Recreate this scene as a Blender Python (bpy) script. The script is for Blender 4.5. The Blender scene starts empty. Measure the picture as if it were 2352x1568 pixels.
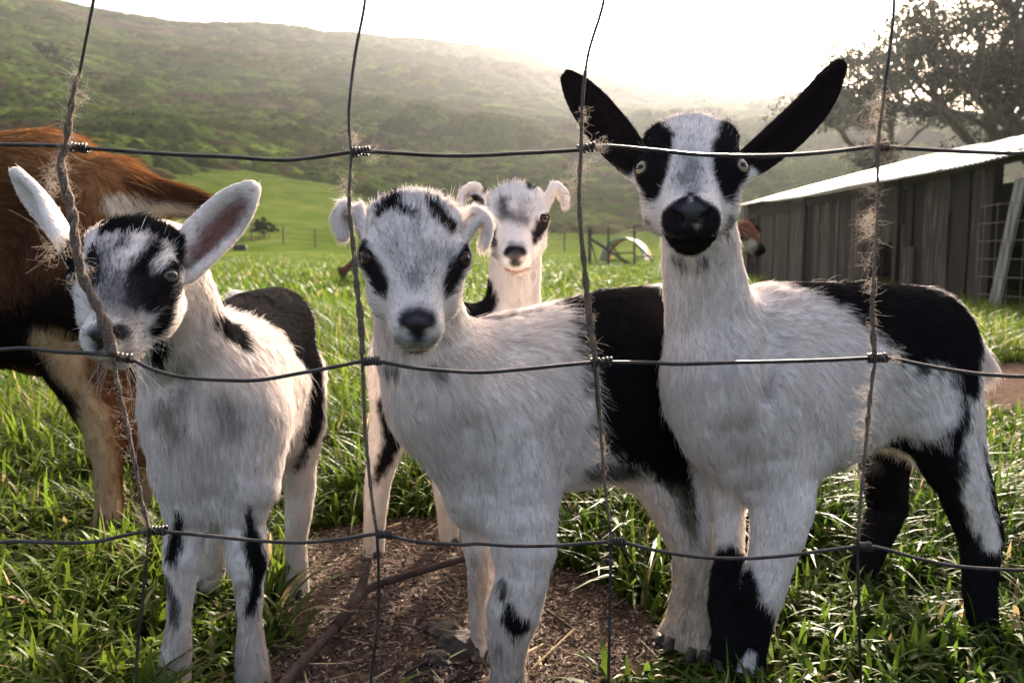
import bpy, bmesh, math, random
import numpy as np
from mathutils import Vector, Matrix
from mathutils.bvhtree import BVHTree

# ------------------------------------------------------------------ camera, sky, sun, exposure
scene = bpy.context.scene
col = scene.collection
F, PITCH, EYE = 1846.0, math.atan(194 / 1846.0), 0.45       # focal length (in 2352-wide pixels), downward tilt, eye height
cam_d = bpy.data.cameras.new('camera')
cam = bpy.data.objects.new('camera', cam_d)
col.objects.link(cam)
cam.location = (0, 0, EYE)
cam.rotation_euler = (math.pi / 2 - PITCH, 0, 0)
cam_d.sensor_width = 36.0
cam_d.lens = 36.0 * F / 2352.0
cam_d.clip_start, cam_d.clip_end = 0.02, 20000
cam_d.dof.use_dof = True
cam_d.dof.focus_distance = 0.80
cam_d.dof.aperture_fstop = 11.0
scene.camera = cam

SUN_EL, SUN_AZ = math.radians(24), math.radians(15)         # azimuth measured from +Y (view direction) towards +X
world = bpy.data.worlds.new('World')
scene.world = world
world.use_nodes = True
wn = world.node_tree
bg = wn.nodes['Background']
sky = wn.nodes.new('ShaderNodeTexSky')
sky.sky_type = 'NISHITA'
sky.sun_disc = False
sky.sun_elevation = SUN_EL
sky.sun_rotation = SUN_AZ
sky.dust_density = 6.0
sky.air_density = 0.8
sky.ozone_density = 1.0
wn.links.new(sky.outputs[0], bg.inputs[0])
bg.inputs[1].default_value = 0.14

sun_d = bpy.data.lights.new('sun', 'SUN')
sun_d.energy = 5.0
sun_d.angle = math.radians(0.6)
sun_d.color = (1.0, 0.95, 0.87)
sun = bpy.data.objects.new('sun', sun_d)
col.objects.link(sun)
sdir = Vector((math.sin(SUN_AZ) * math.cos(SUN_EL), math.cos(SUN_AZ) * math.cos(SUN_EL), math.sin(SUN_EL)))
sun.rotation_euler = sdir.to_track_quat('Z', 'Y').to_euler()
sun.location = (3, 8, 8)

vs = scene.view_settings
vs.view_transform = 'Standard'
vs.look = 'None'
vs.exposure = 1.72
vs.gamma = 1.0
vs.use_curve_mapping = False
vs.use_white_balance = True          # the camera's white balance, a little away from the grass-green bounce
vs.white_balance_temperature = 7500
vs.white_balance_tint = 15
scene.cycles.use_denoising = True
scene.cycles.max_bounces = 5
scene.cycles.diffuse_bounces = 2
scene.cycles.glossy_bounces = 2
scene.cycles.transmission_bounces = 4
scene.cycles.transparent_max_bounces = 5
scene.cycles.volume_bounces = 1
scene.cycles.sample_clamp_indirect = 6.0
scene.cycles.caustics_reflective = False
scene.cycles.caustics_refractive = False
scene.cycles_curves.shape = 'RIBBONS'
scene.cycles_curves.subdivisions = 2

rng = np.random.default_rng(7)
random.seed(7)

# ------------------------------------------------------------------ helpers
CP, SP = math.cos(PITCH), math.sin(PITCH)
def A(x, y, d):
    """the point at depth d (metres ahead) that the eye sees at picture position x, y (2352 wide)"""
    xc, yc = (x - 1176) / F, (784 - y) / F
    Y = CP + SP * yc
    return np.array([xc / Y * d, d, EYE + (-SP + CP * yc) / Y * d])
def ground_at(x, y, z=0.0):
    xc, yc = (x - 1176) / F, (784 - y) / F
    Y, Z = CP + SP * yc, -SP + CP * yc
    d = (z - EYE) / Z * Y
    return np.array([xc / Y * d, d, z])

def norm(v):
    v = np.asarray(v, float)
    return v / np.maximum(np.linalg.norm(v, axis=-1, keepdims=True), 1e-9)

def hash3(ix, iy, iz, seed=0):
    n = (ix.astype(np.int64) * 374761393 + iy.astype(np.int64) * 668265263 + iz.astype(np.int64) * 2147483647 + seed * 974711) & 0xffffffff
    n = ((n ^ (n >> 13)) * 1274126177) & 0xffffffff
    n = ((n ^ (n >> 16)) * 2246822519) & 0xffffffff
    return ((n ^ (n >> 15)) & 0xffffff) / float(0xffffff)
def noise(p, scale=1.0, seed=0):
    """value noise in -1..1"""
    p = np.asarray(p, float) * scale
    i = np.floor(p).astype(np.int64)
    f = p - i
    f = f * f * (3 - 2 * f)
    r = 0
    for dx in (0, 1):
        for dy in (0, 1):
            for dz in (0, 1):
                w = (f[..., 0] if dx else 1 - f[..., 0]) * (f[..., 1] if dy else 1 - f[..., 1]) * (f[..., 2] if dz else 1 - f[..., 2])
                r = r + w * hash3(i[..., 0] + dx, i[..., 1] + dy, i[..., 2] + dz, seed)
    return r * 2 - 1
def fbm(p, scale=1.0, octaves=4, seed=0, gain=0.5):
    r, a, t = 0, 1.0, 0
    for o in range(octaves):
        r = r + a * noise(p, scale * 2 ** o, seed + o * 17)
        t += a
        a *= gain
    return r / t
def sstep(a, b, x):
    t = np.clip((x - a) / (b - a), 0, 1)
    return t * t * (3 - 2 * t)

def link(name, data, mat=None, parent=None):
    o = bpy.data.objects.new(name, data)
    col.objects.link(o)
    if mat is not None:
        data.materials.clear()
        data.materials.append(mat)
    if parent is not None:
        o.parent = parent
    return o
def mesh_of(name, verts, faces, smooth=True):
    me = bpy.data.meshes.new(name)
    verts = np.asarray(verts, np.float32)
    if isinstance(faces, np.ndarray):
        n, k = faces.shape
        me.vertices.add(len(verts))
        me.vertices.foreach_set('co', verts.ravel())
        me.loops.add(n * k)
        me.loops.foreach_set('vertex_index', faces.astype(np.int32).ravel())
        me.polygons.add(n)
        me.polygons.foreach_set('loop_start', np.arange(0, n * k, k, dtype=np.int32))
        me.update(calc_edges=True)
    else:
        me.from_pydata(verts.tolist(), [], faces)
    me.polygons.foreach_set('use_smooth', np.full(len(me.polygons), smooth, bool))
    me.update()
    return me
def tag(o, label=None, cat=None, group=None, kind=None):
    for k, v in (('label', label), ('category', cat), ('group', group), ('kind', kind)):
        if v:
            o[k] = v
    return o
def empty(name, loc=(0, 0, 0), rz=0.0):
    o = bpy.data.objects.new(name, None)
    col.objects.link(o)
    o.location = loc
    o.rotation_euler = (0, 0, rz)
    o.empty_display_size = 0.05
    return o
def vcol(me, name, rgb, alpha=None):
    a = me.attributes.new(name, 'FLOAT_COLOR', 'POINT')
    c = np.ones((len(me.vertices), 4), np.float32)
    c[:, :3] = rgb
    if alpha is not None:
        c[:, 3] = alpha
    a.data.foreach_set('color', c.ravel())

class MB:
    """collects boxes, tubes and loose polygons into one mesh"""
    def __init__(s):
        s.v, s.f = [], []
    def add(s, verts, faces):
        o = len(s.v)
        s.v.extend([tuple(map(float, q)) for q in verts])
        s.f.extend([tuple(i + o for i in f) for f in faces])
    def box(s, c, size, R=None):
        R = np.eye(3) if R is None else np.asarray(R)
        h = np.asarray(size) / 2
        vs_ = [np.asarray(c) + R @ (h * np.array(q)) for q in ((-1,-1,-1),(1,-1,-1),(1,1,-1),(-1,1,-1),(-1,-1,1),(1,-1,1),(1,1,1),(-1,1,1))]
        s.add(vs_, [(3,2,1,0),(4,5,6,7),(0,1,5,4),(1,2,6,5),(2,3,7,6),(3,0,4,7)])
    def tube(s, pts, rad, n=8, cap=True):
        v, f = tube_arrays(pts, rad, n, cap)
        s.add(v, f)
    def build(s, name, mat=None, parent=None, smooth=False):
        return link(name, mesh_of(name, s.v, s.f, smooth), mat, parent)
def frames(P):
    T = norm(np.gradient(P, axis=0))
    up = np.array([0, 0, 1.0]) if abs(T[0][2]) < 0.9 else np.array([1.0, 0, 0])
    N = []
    n = norm(np.cross(T[0], up))
    for t in T:
        n = norm(n - t * np.dot(n, t))
        N.append(n)
    N = np.array(N)
    return T, N, np.cross(T, N)
def tube_arrays(pts, rad, n=8, cap=True):
    P = np.asarray(pts, float)
    rad = np.broadcast_to(np.asarray(rad, float), (len(P),))
    T, N, B = frames(P)
    a = np.linspace(0, 2 * math.pi, n, endpoint=False)
    V = (P[:, None] + rad[:, None, None] * (np.cos(a)[None, :, None] * N[:, None] + np.sin(a)[None, :, None] * B[:, None])).reshape(-1, 3)
    f = []
    for i in range(len(P) - 1):
        for j in range(n):
            k = (j + 1) % n
            f.append((i*n+j, i*n+k, (i+1)*n+k, (i+1)*n+j))
    if cap:
        f.append(tuple(range(n - 1, -1, -1)))
        f.append(tuple((len(P)-1)*n + j for j in range(n)))
    return V, f
def spline(pts, n):
    """Catmull-Rom through pts, n samples per span"""
    P = np.asarray(pts, float)
    Q = np.vstack([2*P[0]-P[1], P, 2*P[-1]-P[-2]])
    out = []
    for i in range(1, len(Q) - 2):
        for t in np.linspace(0, 1, n, endpoint=False):
            a, b, c, d = Q[i-1], Q[i], Q[i+1], Q[i+2]
            out.append(0.5*((2*b)+(-a+c)*t+(2*a-5*b+4*c-d)*t*t+(-a+3*b-3*c+d)*t**3))
    out.append(P[-1])
    return np.array(out)

# ------------------------------------------------------------------ materials
def mat_new(name):
    m = bpy.data.materials.new(name)
    m.use_nodes = True
    nt = m.node_tree
    return m, nt, nt.nodes['Principled BSDF'], nt.nodes['Material Output']
def N_(nt, t, **kw):
    n = nt.nodes.new(t)
    for k, v in kw.items():
        if k.startswith('i_'):
            n.inputs[k[2:].replace('_', ' ')].default_value = v
        else:
            setattr(n, k, v)
    return n
def ramp(nt, fac, stops):
    r = nt.nodes.new('ShaderNodeValToRGB')
    el = r.color_ramp.elements
    while len(el) < len(stops):
        el.new(0.5)
    for e, (p, c) in zip(el, stops):
        e.position = p
        e.color = (*c, 1) if len(c) == 3 else c
    nt.links.new(fac, r.inputs[0])
    return r.outputs[0]
def noisy_mat(name, stops, scale, rough=0.8, bump=0.3, bscale=None, stretch=(1, 1, 1), detail=6, bdist=0.01, spec=0.3, metallic=0.0, coord='Object'):
    m, nt, b, out = mat_new(name)
    tc = N_(nt, 'ShaderNodeTexCoord')
    mp = N_(nt, 'ShaderNodeMapping')
    mp.inputs['Scale'].default_value = stretch
    nt.links.new(tc.outputs[coord], mp.inputs[0])
    nz = N_(nt, 'ShaderNodeTexNoise', i_Scale=scale, i_Detail=detail, i_Roughness=0.6)
    nt.links.new(mp.outputs[0], nz.inputs['Vector'])
    nt.links.new(ramp(nt, nz.outputs[0], stops), b.inputs['Base Color'])
    b.inputs['Roughness'].default_value = rough
    b.inputs['Specular IOR Level'].default_value = spec
    b.inputs['Metallic'].default_value = metallic
    if bump:
        nb = N_(nt, 'ShaderNodeTexNoise', i_Scale=bscale or scale * 4, i_Detail=6)
        nt.links.new(mp.outputs[0], nb.inputs['Vector'])
        bp = N_(nt, 'ShaderNodeBump', i_Strength=bump, i_Distance=bdist)
        nt.links.new(nb.outputs[0], bp.inputs['Height'])
        nt.links.new(bp.outputs[0], b.inputs['Normal'])
    return m
def attr_mat(name, attr, rough=0.7, spec=0.3, trans=0.0, noise_amt=0.0, noise_scale=40, attr_type='GEOMETRY'):
    """surface whose colour is carried by a vertex (or strand) attribute; trans = share of light let through"""
    m, nt, b, out = mat_new(name)
    at = N_(nt, 'ShaderNodeAttribute', attribute_name=attr, attribute_type=attr_type)
    c = at.outputs['Color']
    if noise_amt:
        tc = N_(nt, 'ShaderNodeTexCoord')
        nz = N_(nt, 'ShaderNodeTexNoise', i_Scale=noise_scale, i_Detail=5)
        nt.links.new(tc.outputs['Object'], nz.inputs['Vector'])
        mr = N_(nt, 'ShaderNodeMapRange')
        mr.inputs[3].default_value = 1 - noise_amt
        mr.inputs[4].default_value = 1 + noise_amt
        nt.links.new(nz.outputs[0], mr.inputs[0])
        vm = N_(nt, 'ShaderNodeVectorMath', operation='SCALE')
        nt.links.new(c, vm.inputs[0])
        nt.links.new(mr.outputs[0], vm.inputs['Scale'])
        c = vm.outputs[0]
    nt.links.new(c, b.inputs['Base Color'])
    b.inputs['Roughness'].default_value = rough
    b.inputs['Specular IOR Level'].default_value = spec
    if trans:
        tr = N_(nt, 'ShaderNodeBsdfTranslucent')
        nt.links.new(c, tr.inputs[0])
        mx = N_(nt, 'ShaderNodeMixShader')
        mx.inputs[0].default_value = trans
        nt.links.new(b.outputs[0], mx.inputs[1])
        nt.links.new(tr.outputs[0], mx.inputs[2])
        nt.links.new(mx.outputs[0], out.inputs[0])
    return m
# ------------------------------------------------------------------ land: one sheet from underfoot to the ridge
RIDGE = 430.0
rx = np.array([-2500, -900, -200, 0, 250, 430, 600, 800, 1000, 1150, 1230, 1350, 1500, 1700, 1860, 2000, 2352, 3200, 6000], float)
ry = np.array([240, -60, -90, -70, -2, 32, 45, 64, 80, 95, 115, 148, 165, 180, 200, 214, 250, 330, 480], float)
r_az = np.arctan((rx - 1176) / F)
r_el = np.array([(A(x, y, 1.0)[2] - EYE) for x, y in zip(rx, ry)]) * np.cos(r_az)
def land_z(X, Y):
    X, Y = np.asarray(X, float), np.asarray(Y, float)
    r = np.hypot(X, Y)
    az = np.arctan2(X, Y)
    el = np.interp(az, r_az, r_el)
    el = el * sstep(2.6, 1.2, np.abs(az)) - 0.006
    p = np.stack([X, Y, np.zeros_like(X)], -1)
    n1 = fbm(p, 0.012, 4, 3)
    n2 = fbm(p, 0.05, 3, 8)
    t = np.clip((r - 42) / (RIDGE - 42), 0, 1.6)
    up = np.where(t < 1, t ** 1.22, 1 - 0.55 * (t - 1))
    pasture = 0.8 * sstep(10, 48, r) * sstep(2.2, 0.9, np.abs(az))
    # a grassy spur that comes down on the left
    spur = 2.6 * np.exp(-((az + 0.42) / 0.16) ** 2) * sstep(45, 95, r) * sstep(190, 110, r)
    z = pasture + up * (el * RIDGE - 0.8) + spur
    z = z + (5.0 * n1 * sstep(60, 180, r) + 1.3 * n2 * sstep(55, 110, r)) * sstep(0, .08, t) * sstep(1.25, 0.75, t)
    near = np.stack([X, Y, np.zeros_like(X)], -1)
    return z + 0.012 * fbm(near, 2.2, 3, 5) * sstep(60, 8, r) * sstep(1.4, 2.6, r)
def land_pt(x, y, d):
    """land point at depth d in the picture column x"""
    X = (x - 1176) / F * d / (CP + SP * (784 - 590) / F)
    return np.array([X, d, float(land_z(X, d))])
def land_seen(x, y, d0=20.0, d1=440.0):
    """where the line of sight at picture position x, y meets the land"""
    dd = np.linspace(d0, d1, 4000)
    u = A(x, y, 1.0)
    X, Z = u[0] * dd, EYE + (u[2] - EYE) * dd
    i = int(np.argmax(land_z(X, dd) > Z))
    return np.array([X[i], dd[i], float(land_z(X[i], dd[i]))])
DIRT = [np.array([ground_at(*q)[:2] for q in poly]) for poly in (
    [(610, 1660), (640, 1480), (650, 1370), (640, 1255), (690, 1215), (830, 1205), (960, 1190), (1090, 1195), (1200, 1250), (1290, 1300), (1370, 1330), (1490, 1395), (1520, 1480), (1420, 1560), (1400, 1680)],
    [(2170, 900), (2230, 850), (2300, 836), (2560, 836), (2600, 940), (2330, 945), (2200, 925)])]
WORN = [np.array([ground_at(*q)[:2] for q in poly]) for poly in (
    [(1400, 1680), (1420, 1540), (1490, 1390), (1590, 1310), (1690, 1330), (1770, 1430), (1790, 1690)],
    [(350, 1690), (360, 1500), (390, 1380), (470, 1340), (600, 1350), (640, 1480), (640, 1690)])]
def in_poly(P, poly):
    x, y = P[:, 0], P[:, 1]
    ins = np.zeros(len(P), bool)
    for (x0, y0), (x1, y1) in zip(poly, np.roll(poly, -1, 0)):
        c = ((y0 > y) != (y1 > y)) & (x < (x1 - x0) * (y - y0) / (y1 - y0 + 1e-12) + x0)
        ins ^= c
    return ins
def edge_dist(P, poly):
    d = np.full(len(P), 9.0)
    for a, b in zip(poly, np.roll(poly, -1, 0)):
        ab = b - a
        t = np.clip(((P - a) @ ab) / (ab @ ab), 0, 1)
        d = np.minimum(d, np.hypot(*(P - a - t[:, None] * ab).T))
    return d
def dirt_mask(P):
    """1 on bare soil, 0 in grass, soft and ragged between"""
    P = np.asarray(P, float)[:, :2]
    p3 = np.column_stack([P, np.zeros(len(P))])
    m = np.zeros(len(P))
    for poly in DIRT:
        s = np.where(in_poly(P, poly), 1, -1) * edge_dist(P, poly)
        m = np.maximum(m, sstep(-0.015, 0.02, s + 0.03 * fbm(p3, 12, 3, 4)))
    return m

ang = np.concatenate([np.linspace(-0.95, 0.95, 330, endpoint=False), np.linspace(0.95, 2 * math.pi - 0.95, 60, endpoint=False)])
rad_ = np.concatenate([np.geomspace(0.12, 3.2, 190, endpoint=False), np.geomspace(3.2, 1100, 190)])
AA, RR = np.meshgrid(ang, rad_, indexing='ij')
GX, GY = (np.sin(AA) * RR).ravel(), (np.cos(AA) * RR).ravel()
GZ = land_z(GX, GY)
GP = np.column_stack([GX, GY, GZ])
na, nr = len(ang), len(rad_)
ii, jj = np.meshgrid(np.arange(na), np.arange(nr - 1), indexing='ij')
ii, jj = ii.ravel(), jj.ravel()
i2 = (ii + 1) % na
GQ = np.stack([ii * nr + jj, ii * nr + jj + 1, i2 * nr + jj + 1, i2 * nr + jj], 1)
cen = len(GP)
GP = np.vstack([GP, [0, 0, float(land_z(0.0, 0.0))]])
me = mesh_of('pasture', GP, GQ)
# what grows where: r = bare soil, g = meadow grass, b = scrub
pr = np.hypot(GP[:, 0], GP[:, 1]); pa = np.arctan2(GP[:, 0], GP[:, 1])
pe = GP[:, 2] / np.maximum(pr, 1e-3)
soil = dirt_mask(GP)
def scrub_mask(P):
    r, a = np.hypot(P[:, 0], P[:, 1]), np.arctan2(P[:, 0], P[:, 1])
    n = fbm(P * [1, 1, 0], 0.02, 4, 21)
    lim = np.interp(a, [-0.6, -0.45, -0.32, -0.22, -0.16, -0.05, 0.1, 0.3, 0.6], [56, 60, 72, 80, 70, 57, 53, 52, 50])
    return sstep(-12, 18, r - lim + 26 * n) * (0.55 + 0.45 * sstep(-0.35, 0.10, fbm(P * [1, 1, 0], 0.035, 3, 33)))
scrub = scrub_mask(GP)
vcol(me, 'cover', np.stack([soil, 1 - scrub, scrub], 1), np.maximum(sstep(4.0, 13.0, pr), 0.0))     # alpha: 0 where soil and thatch are darkened as shade between the blades
def land_mat():
    m, nt, b, out = mat_new('pasture')
    at = N_(nt, 'ShaderNodeAttribute', attribute_name='cover')
    sp = N_(nt, 'ShaderNodeSeparateColor')
    nt.links.new(at.outputs['Color'], sp.inputs[0])
    tc = N_(nt, 'ShaderNodeTexCoord')
    def nz(scale, detail=6, rough=0.6):
        n = N_(nt, 'ShaderNodeTexNoise', i_Scale=scale, i_Detail=detail, i_Roughness=rough)
        nt.links.new(tc.outputs['Object'], n.inputs['Vector'])
        return n.outputs[0]
    def mix(f, a, c):
        x = N_(nt, 'ShaderNodeMix', data_type='RGBA')
        nt.links.new(f, x.inputs[0]); nt.links.new(a, x.inputs[6]); nt.links.new(c, x.inputs[7])
        return x.outputs[2]
    soil_c = ramp(nt, nz(55, 10, .7), [(0.30, (0.044, 0.029, 0.022)), (0.5, (0.100, 0.070, 0.054)), (0.72, (0.20, 0.145, 0.115))])
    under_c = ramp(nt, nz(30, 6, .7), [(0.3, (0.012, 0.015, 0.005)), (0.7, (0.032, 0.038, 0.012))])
    grass_c = ramp(nt, nz(0.35, 8, .65), [(0.30, (0.040, 0.070, 0.012)), (0.48, (0.066, 0.102, 0.018)), (0.62, (0.100, 0.125, 0.030)), (0.75, (0.13, 0.132, 0.05))])
    scrub_c = ramp(nt, nz(0.10, 9, .7), [(0.30, (0.012, 0.018, 0.005)), (0.5, (0.024, 0.034, 0.009)), (0.64, (0.042, 0.050, 0.015)), (0.75, (0.045, 0.036, 0.018))])
    c = mix(sp.outputs[2], grass_c, scrub_c)
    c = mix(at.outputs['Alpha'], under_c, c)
    c = mix(sp.outputs[0], c, soil_c)
    nt.links.new(c, b.inputs['Base Color'])
    b.inputs['Roughness'].default_value = 0.95
    b.inputs['Specular IOR Level'].default_value = 0.0
    bp = N_(nt, 'ShaderNodeBump', i_Strength=0.7, i_Distance=0.012)
    nt.links.new(nz(90, 8, .7), bp.inputs['Height'])
    nt.links.new(bp.outputs[0], b.inputs['Normal'])
    return m
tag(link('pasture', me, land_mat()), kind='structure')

# ---- scrub on the hillside: low bushes built of leaf facets, one mass
def facets(centres, sizes, n_each, g, flat=0.75, leaf=0.34):
    """n_each random leaf facets over a dome at each centre; returns verts, tris, facet shade"""
    N = len(centres) * n_each
    c = np.repeat(centres, n_each, 0); s = np.repeat(sizes, n_each)
    d = norm(g.normal(size=(N, 3))); d[:, 2] = np.abs(d[:, 2]) * 0.9 - 0.10
    q = c + d * s[:, None] * np.array([1, 1, flat]) * (0.62 + 0.42 * g.random(N))[:, None]
    u = norm(g.normal(size=(N, 3)) + 0.2 * d); v = norm(np.cross(u, g.normal(size=(N, 3))))
    L = (leaf * s * (0.6 + 0.8 * g.random(N)))[:, None]
    V = np.stack([q - u * L * .6, q + u * L * .5 + v * L * .35, q + v * L * .8 - u * L * .1, q - v * L * .45 + u * L * .2], 1).reshape(-1, 3)
    b = np.arange(N)[:, None] * 4
    return V, np.hstack([b, b + 1, b + 2, b + 3]), np.repeat(np.arange(N), 4)
def domes(X, Y, cell, seed, rad=0.85):
    """height 0..1 of rounded bushes standing one to a cell, and which bush it is"""
    ix, iy = np.floor(X / cell).astype(np.int64), np.floor(Y / cell).astype(np.int64)
    best = np.zeros(len(X)); who = np.zeros(len(X))
    z0 = np.zeros_like(ix)
    for dx in (-1, 0, 1):
        for dy in (-1, 0, 1):
            jx, jy = ix + dx, iy + dy
            cx = (jx + 0.15 + 0.7 * hash3(jx, jy, z0, seed)) * cell
            cy = (jy + 0.15 + 0.7 * hash3(jx, jy, z0, seed + 1)) * cell
            sz = 0.45 + 0.75 * hash3(jx, jy, z0, seed + 2)
            d2 = ((X - cx) ** 2 + (Y - cy) ** 2) / (rad * cell * sz) ** 2
            h = np.sqrt(np.clip(1 - d2, 0, 1)) * sz
            up = h > best
            best = np.where(up, h, best)
            who = np.where(up, hash3(jx, jy, z0, seed + 3), who)
    return best, who
ca = np.linspace(-0.80, 0.74, 610)
cr = np.geomspace(48, 455, 420)
CA, CR = np.meshgrid(ca, cr, indexing='ij')
CX, CY = (np.sin(CA) * CR).ravel(), (np.cos(CA) * CR).ravel()
cz = land_z(CX, CY)
cp3 = np.column_stack([CX, CY, cz])
sm = scrub_mask(cp3)
h1, w1 = domes(CX, CY, 6.2, 5); h2, w2 = domes(CX, CY, 1.9, 9)
big = sstep(-.25, .25, fbm(cp3 * [1, 1, 0], 0.03, 3, 77))
cover = sstep(0.18, 0.55, sm)
gully = sstep(.05, .35, np.abs(fbm(cp3 * [1, 1, 0], 0.011, 3, 15)))
hh = np.maximum(h1 * 3.6 * big, h2 * 1.05) * (0.4 + 0.6 * gully)
hh = (hh * (0.8 + 0.25 * noise(cp3, 1.3, 6)) + 0.22 * fbm(cp3, 2.3, 2, 4)) * cover
hh = hh - 0.35 * (1 - cover) - 0.05
CV = np.column_stack([CX, CY, cz + hh])
n1_, n2_ = len(ca), len(cr)
ii, jj = np.meshgrid(np.arange(n1_ - 1), np.arange(n2_ - 1), indexing='ij')
ii, jj = ii.ravel(), jj.ravel()
CQ = np.stack([ii * n2_ + jj, ii * n2_ + jj + 1, (ii + 1) * n2_ + jj + 1, (ii + 1) * n2_ + jj], 1)
qc = cover[CQ].max(1) > 0.02
CQ = CQ[qc]
used = np.unique(CQ); remap = np.full(len(CV), -1); remap[used] = np.arange(len(used))
me = mesh_of('scrub', CV[used], remap[CQ])
pick = np.where(h1 * 3.6 * big > h2 * 1.05, w1, w2)[:, None]
tone = fbm(cp3, 0.02, 3, 41)[:, None]
c_ = np.where(pick < .55, [0.026, 0.044, 0.009], np.where(pick < .84, [0.052, 0.076, 0.014], [0.046, 0.042, 0.020]))
c_ = c_ * (1 - sstep(.22, .55, tone)) + np.array([0.060, 0.047, 0.030]) * sstep(.22, .55, tone)
c_ = c_ * (0.55 + 0.9 * ((pick * 7.3) % 1.0)) * (0.75 + 0.5 * hash3((CX * 3).astype(int), (CY * 3).astype(int), np.zeros(len(CX), int), 3))[:, None]
vcol(me, 'leaf', c_[used])
m_leaf = attr_mat('leaves', 'leaf', 0.7, 0.03, trans=0.30)
m_scrub = attr_mat('scrub_leaves', 'leaf', 0.85, 0.0, trans=0.15, noise_amt=.35, noise_scale=2.2)
canopy = tag(link('scrub', me, m_scrub), 'low olive and brown scrub covering the hazy hillside', 'scrub', kind='stuff')
# loose sprays of leaves that break the outline of the scrub
g = np.random.default_rng(12)
sel = g.choice(np.flatnonzero((hh > 0.45) & (cover > .5)), 6500)
V, Qs, fid = facets(CV[sel] - [0, 0, .25], 0.30 + 0.0022 * CR.ravel()[sel], 10, g, .8, .42)
me = mesh_of('leaf_sprays', V, Qs, False)
vcol(me, 'leaf', np.repeat(np.repeat(c_[sel], 10, 0) * (.7 + .6 * g.random(len(sel) * 10))[:, None], 4, 0))
o = link('leaf_sprays', me, m_leaf, canopy)
o['kind'] = 'stuff'
# ------------------------------------------------------------------ trees
m_bark = noisy_mat('bark', [(0.3, (0.035, 0.028, 0.022)), (0.6, (0.085, 0.068, 0.052)), (0.8, (0.14, 0.115, 0.09))], 6, 0.9, 0.6, stretch=(1, 1, .25), bdist=.03)
def tree(name, base, height, spread, lean, seed, label, group, clumps=46, leaf=0.085, per=330, tone=(0.038, 0.046, 0.034), trunks=2, crown_lo=0.35, flat=0.55):
    g = np.random.default_rng(seed)
    root = empty(name, tuple(base))
    mb, tips = MB(), []
    def limb(p, d, L, r, depth):
        n = 6
        pts = [p]
        for i in range(n):
            d = norm(d + 0.16 * g.normal(size=3) + np.array([0, 0, 0.05]))
            pts.append(pts[-1] + d * L / n)
        pts = np.array(pts)
        mb.tube(pts, np.linspace(r, r * 0.55, n + 1), 7, False)
        if depth == 0:
            tips.append(pts[-1]); tips.append(pts[3])
            return
        for k in range(3 if depth > 1 else 3):
            a = g.uniform(0, 2 * math.pi)
            nd = norm(d * 0.7 + np.array([math.cos(a), math.sin(a), 0.25 + 0.3 * g.random()]) * 0.85)
            limb(pts[g.integers(3, n + 1)], nd, L * g.uniform(.55, .8), r * 0.5, depth - 1)
    for k in range(trunks):
        d0 = norm(np.array([lean[0] + 0.25 * g.normal(), lean[1] + 0.15 * g.normal(), 1.0]))
        limb(np.array([0.25 * g.normal(), 0.2 * g.normal(), -0.2]), d0, height * 0.55, 0.035 * height * (1 if k == 0 else .7), 2)
    mb.build('trunk', m_bark, root, True)
    tips = np.array(tips)
    cs = tips[g.integers(0, len(tips), clumps)] + g.normal(size=(clumps, 3)) * [spread * .16, spread * .16, height * .05]
    cs[:, 2] = np.clip(cs[:, 2], crown_lo * height, height * 0.97)
    N = clumps * per
    size = (0.07 + 0.075 * g.random(clumps)) * height
    c, s = np.repeat(cs, per, 0), np.repeat(size, per)
    d = norm(g.normal(size=(N, 3)))
    rr = g.random(N) ** 0.45
    q = c + d * (s * rr)[:, None] * np.array([1.15, 1.15, flat]) * (1 + 0.35 * noise(c + d * 0.8, 1.1, seed))[:, None]
    u = norm(g.normal(size=(N, 3)) + [0, 0, -.6]); v = norm(np.cross(u, g.normal(size=(N, 3))))
    L = (leaf * (0.6 + 0.9 * g.random(N)))[:, None]
    V = np.stack([q - u * L, q + v * L * .42, q + u * L, q - v * L * .42], 1).reshape(-1, 3)
    b = np.arange(N)[:, None] * 4
    me = mesh_of('crown', V, np.hstack([b, b + 1, b + 2, b + 3]), False)
    col_ = np.array(tone) * (0.7 + 0.6 * g.random(N))[:, None] * np.repeat(0.75 + 0.5 * g.random(clumps), per)[:, None]
    vcol(me, 'leaf', np.repeat(col_, 4, 0))
    link('crown', me, m_leaf, root)
    tag(root, label, 'tree', group)
    return root
GT = 'tall trees behind the barn'
tree('evergreen_tree', land_pt(2215, 600, 33), 11.8, 8.5, (.05, 0), 31, 'tallest broad evergreen tree rising behind the barn roof', GT, 74, .085, 420)
tree('evergreen_tree', land_pt(2420, 600, 30), 12.6, 8, (-.12, 0), 35, 'dark evergreen tree cut off by the right edge of the picture', GT, 66, .085, 420)
tree('evergreen_tree', land_pt(2065, 600, 42), 9.6, 6, (-.15, 0), 33, 'smaller evergreen tree left of the tall ones by the barn', GT, 44, .095, 380)
GH = 'single dark bushes standing out of the scrub'
for (x, y, hp, sd, lab) in ((110, 140, 40, 51, 'dark rounded bush high on the left of the hillside'), (1985, 345, 60, 54, 'dark bush at the hill foot beside the black ear'), (610, 545, 44, 55, 'low dark bush on the green slope beside the kid\'s ear')):
    q_ = land_seen(x, y)
    h = hp / F * q_[1]
    tree('bush', q_, h, h * 1.5, (0, 0), sd, lab, GH, 40, .06 * h, 60, (0.030, 0.042, 0.016), 4, .03, .8)

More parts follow.
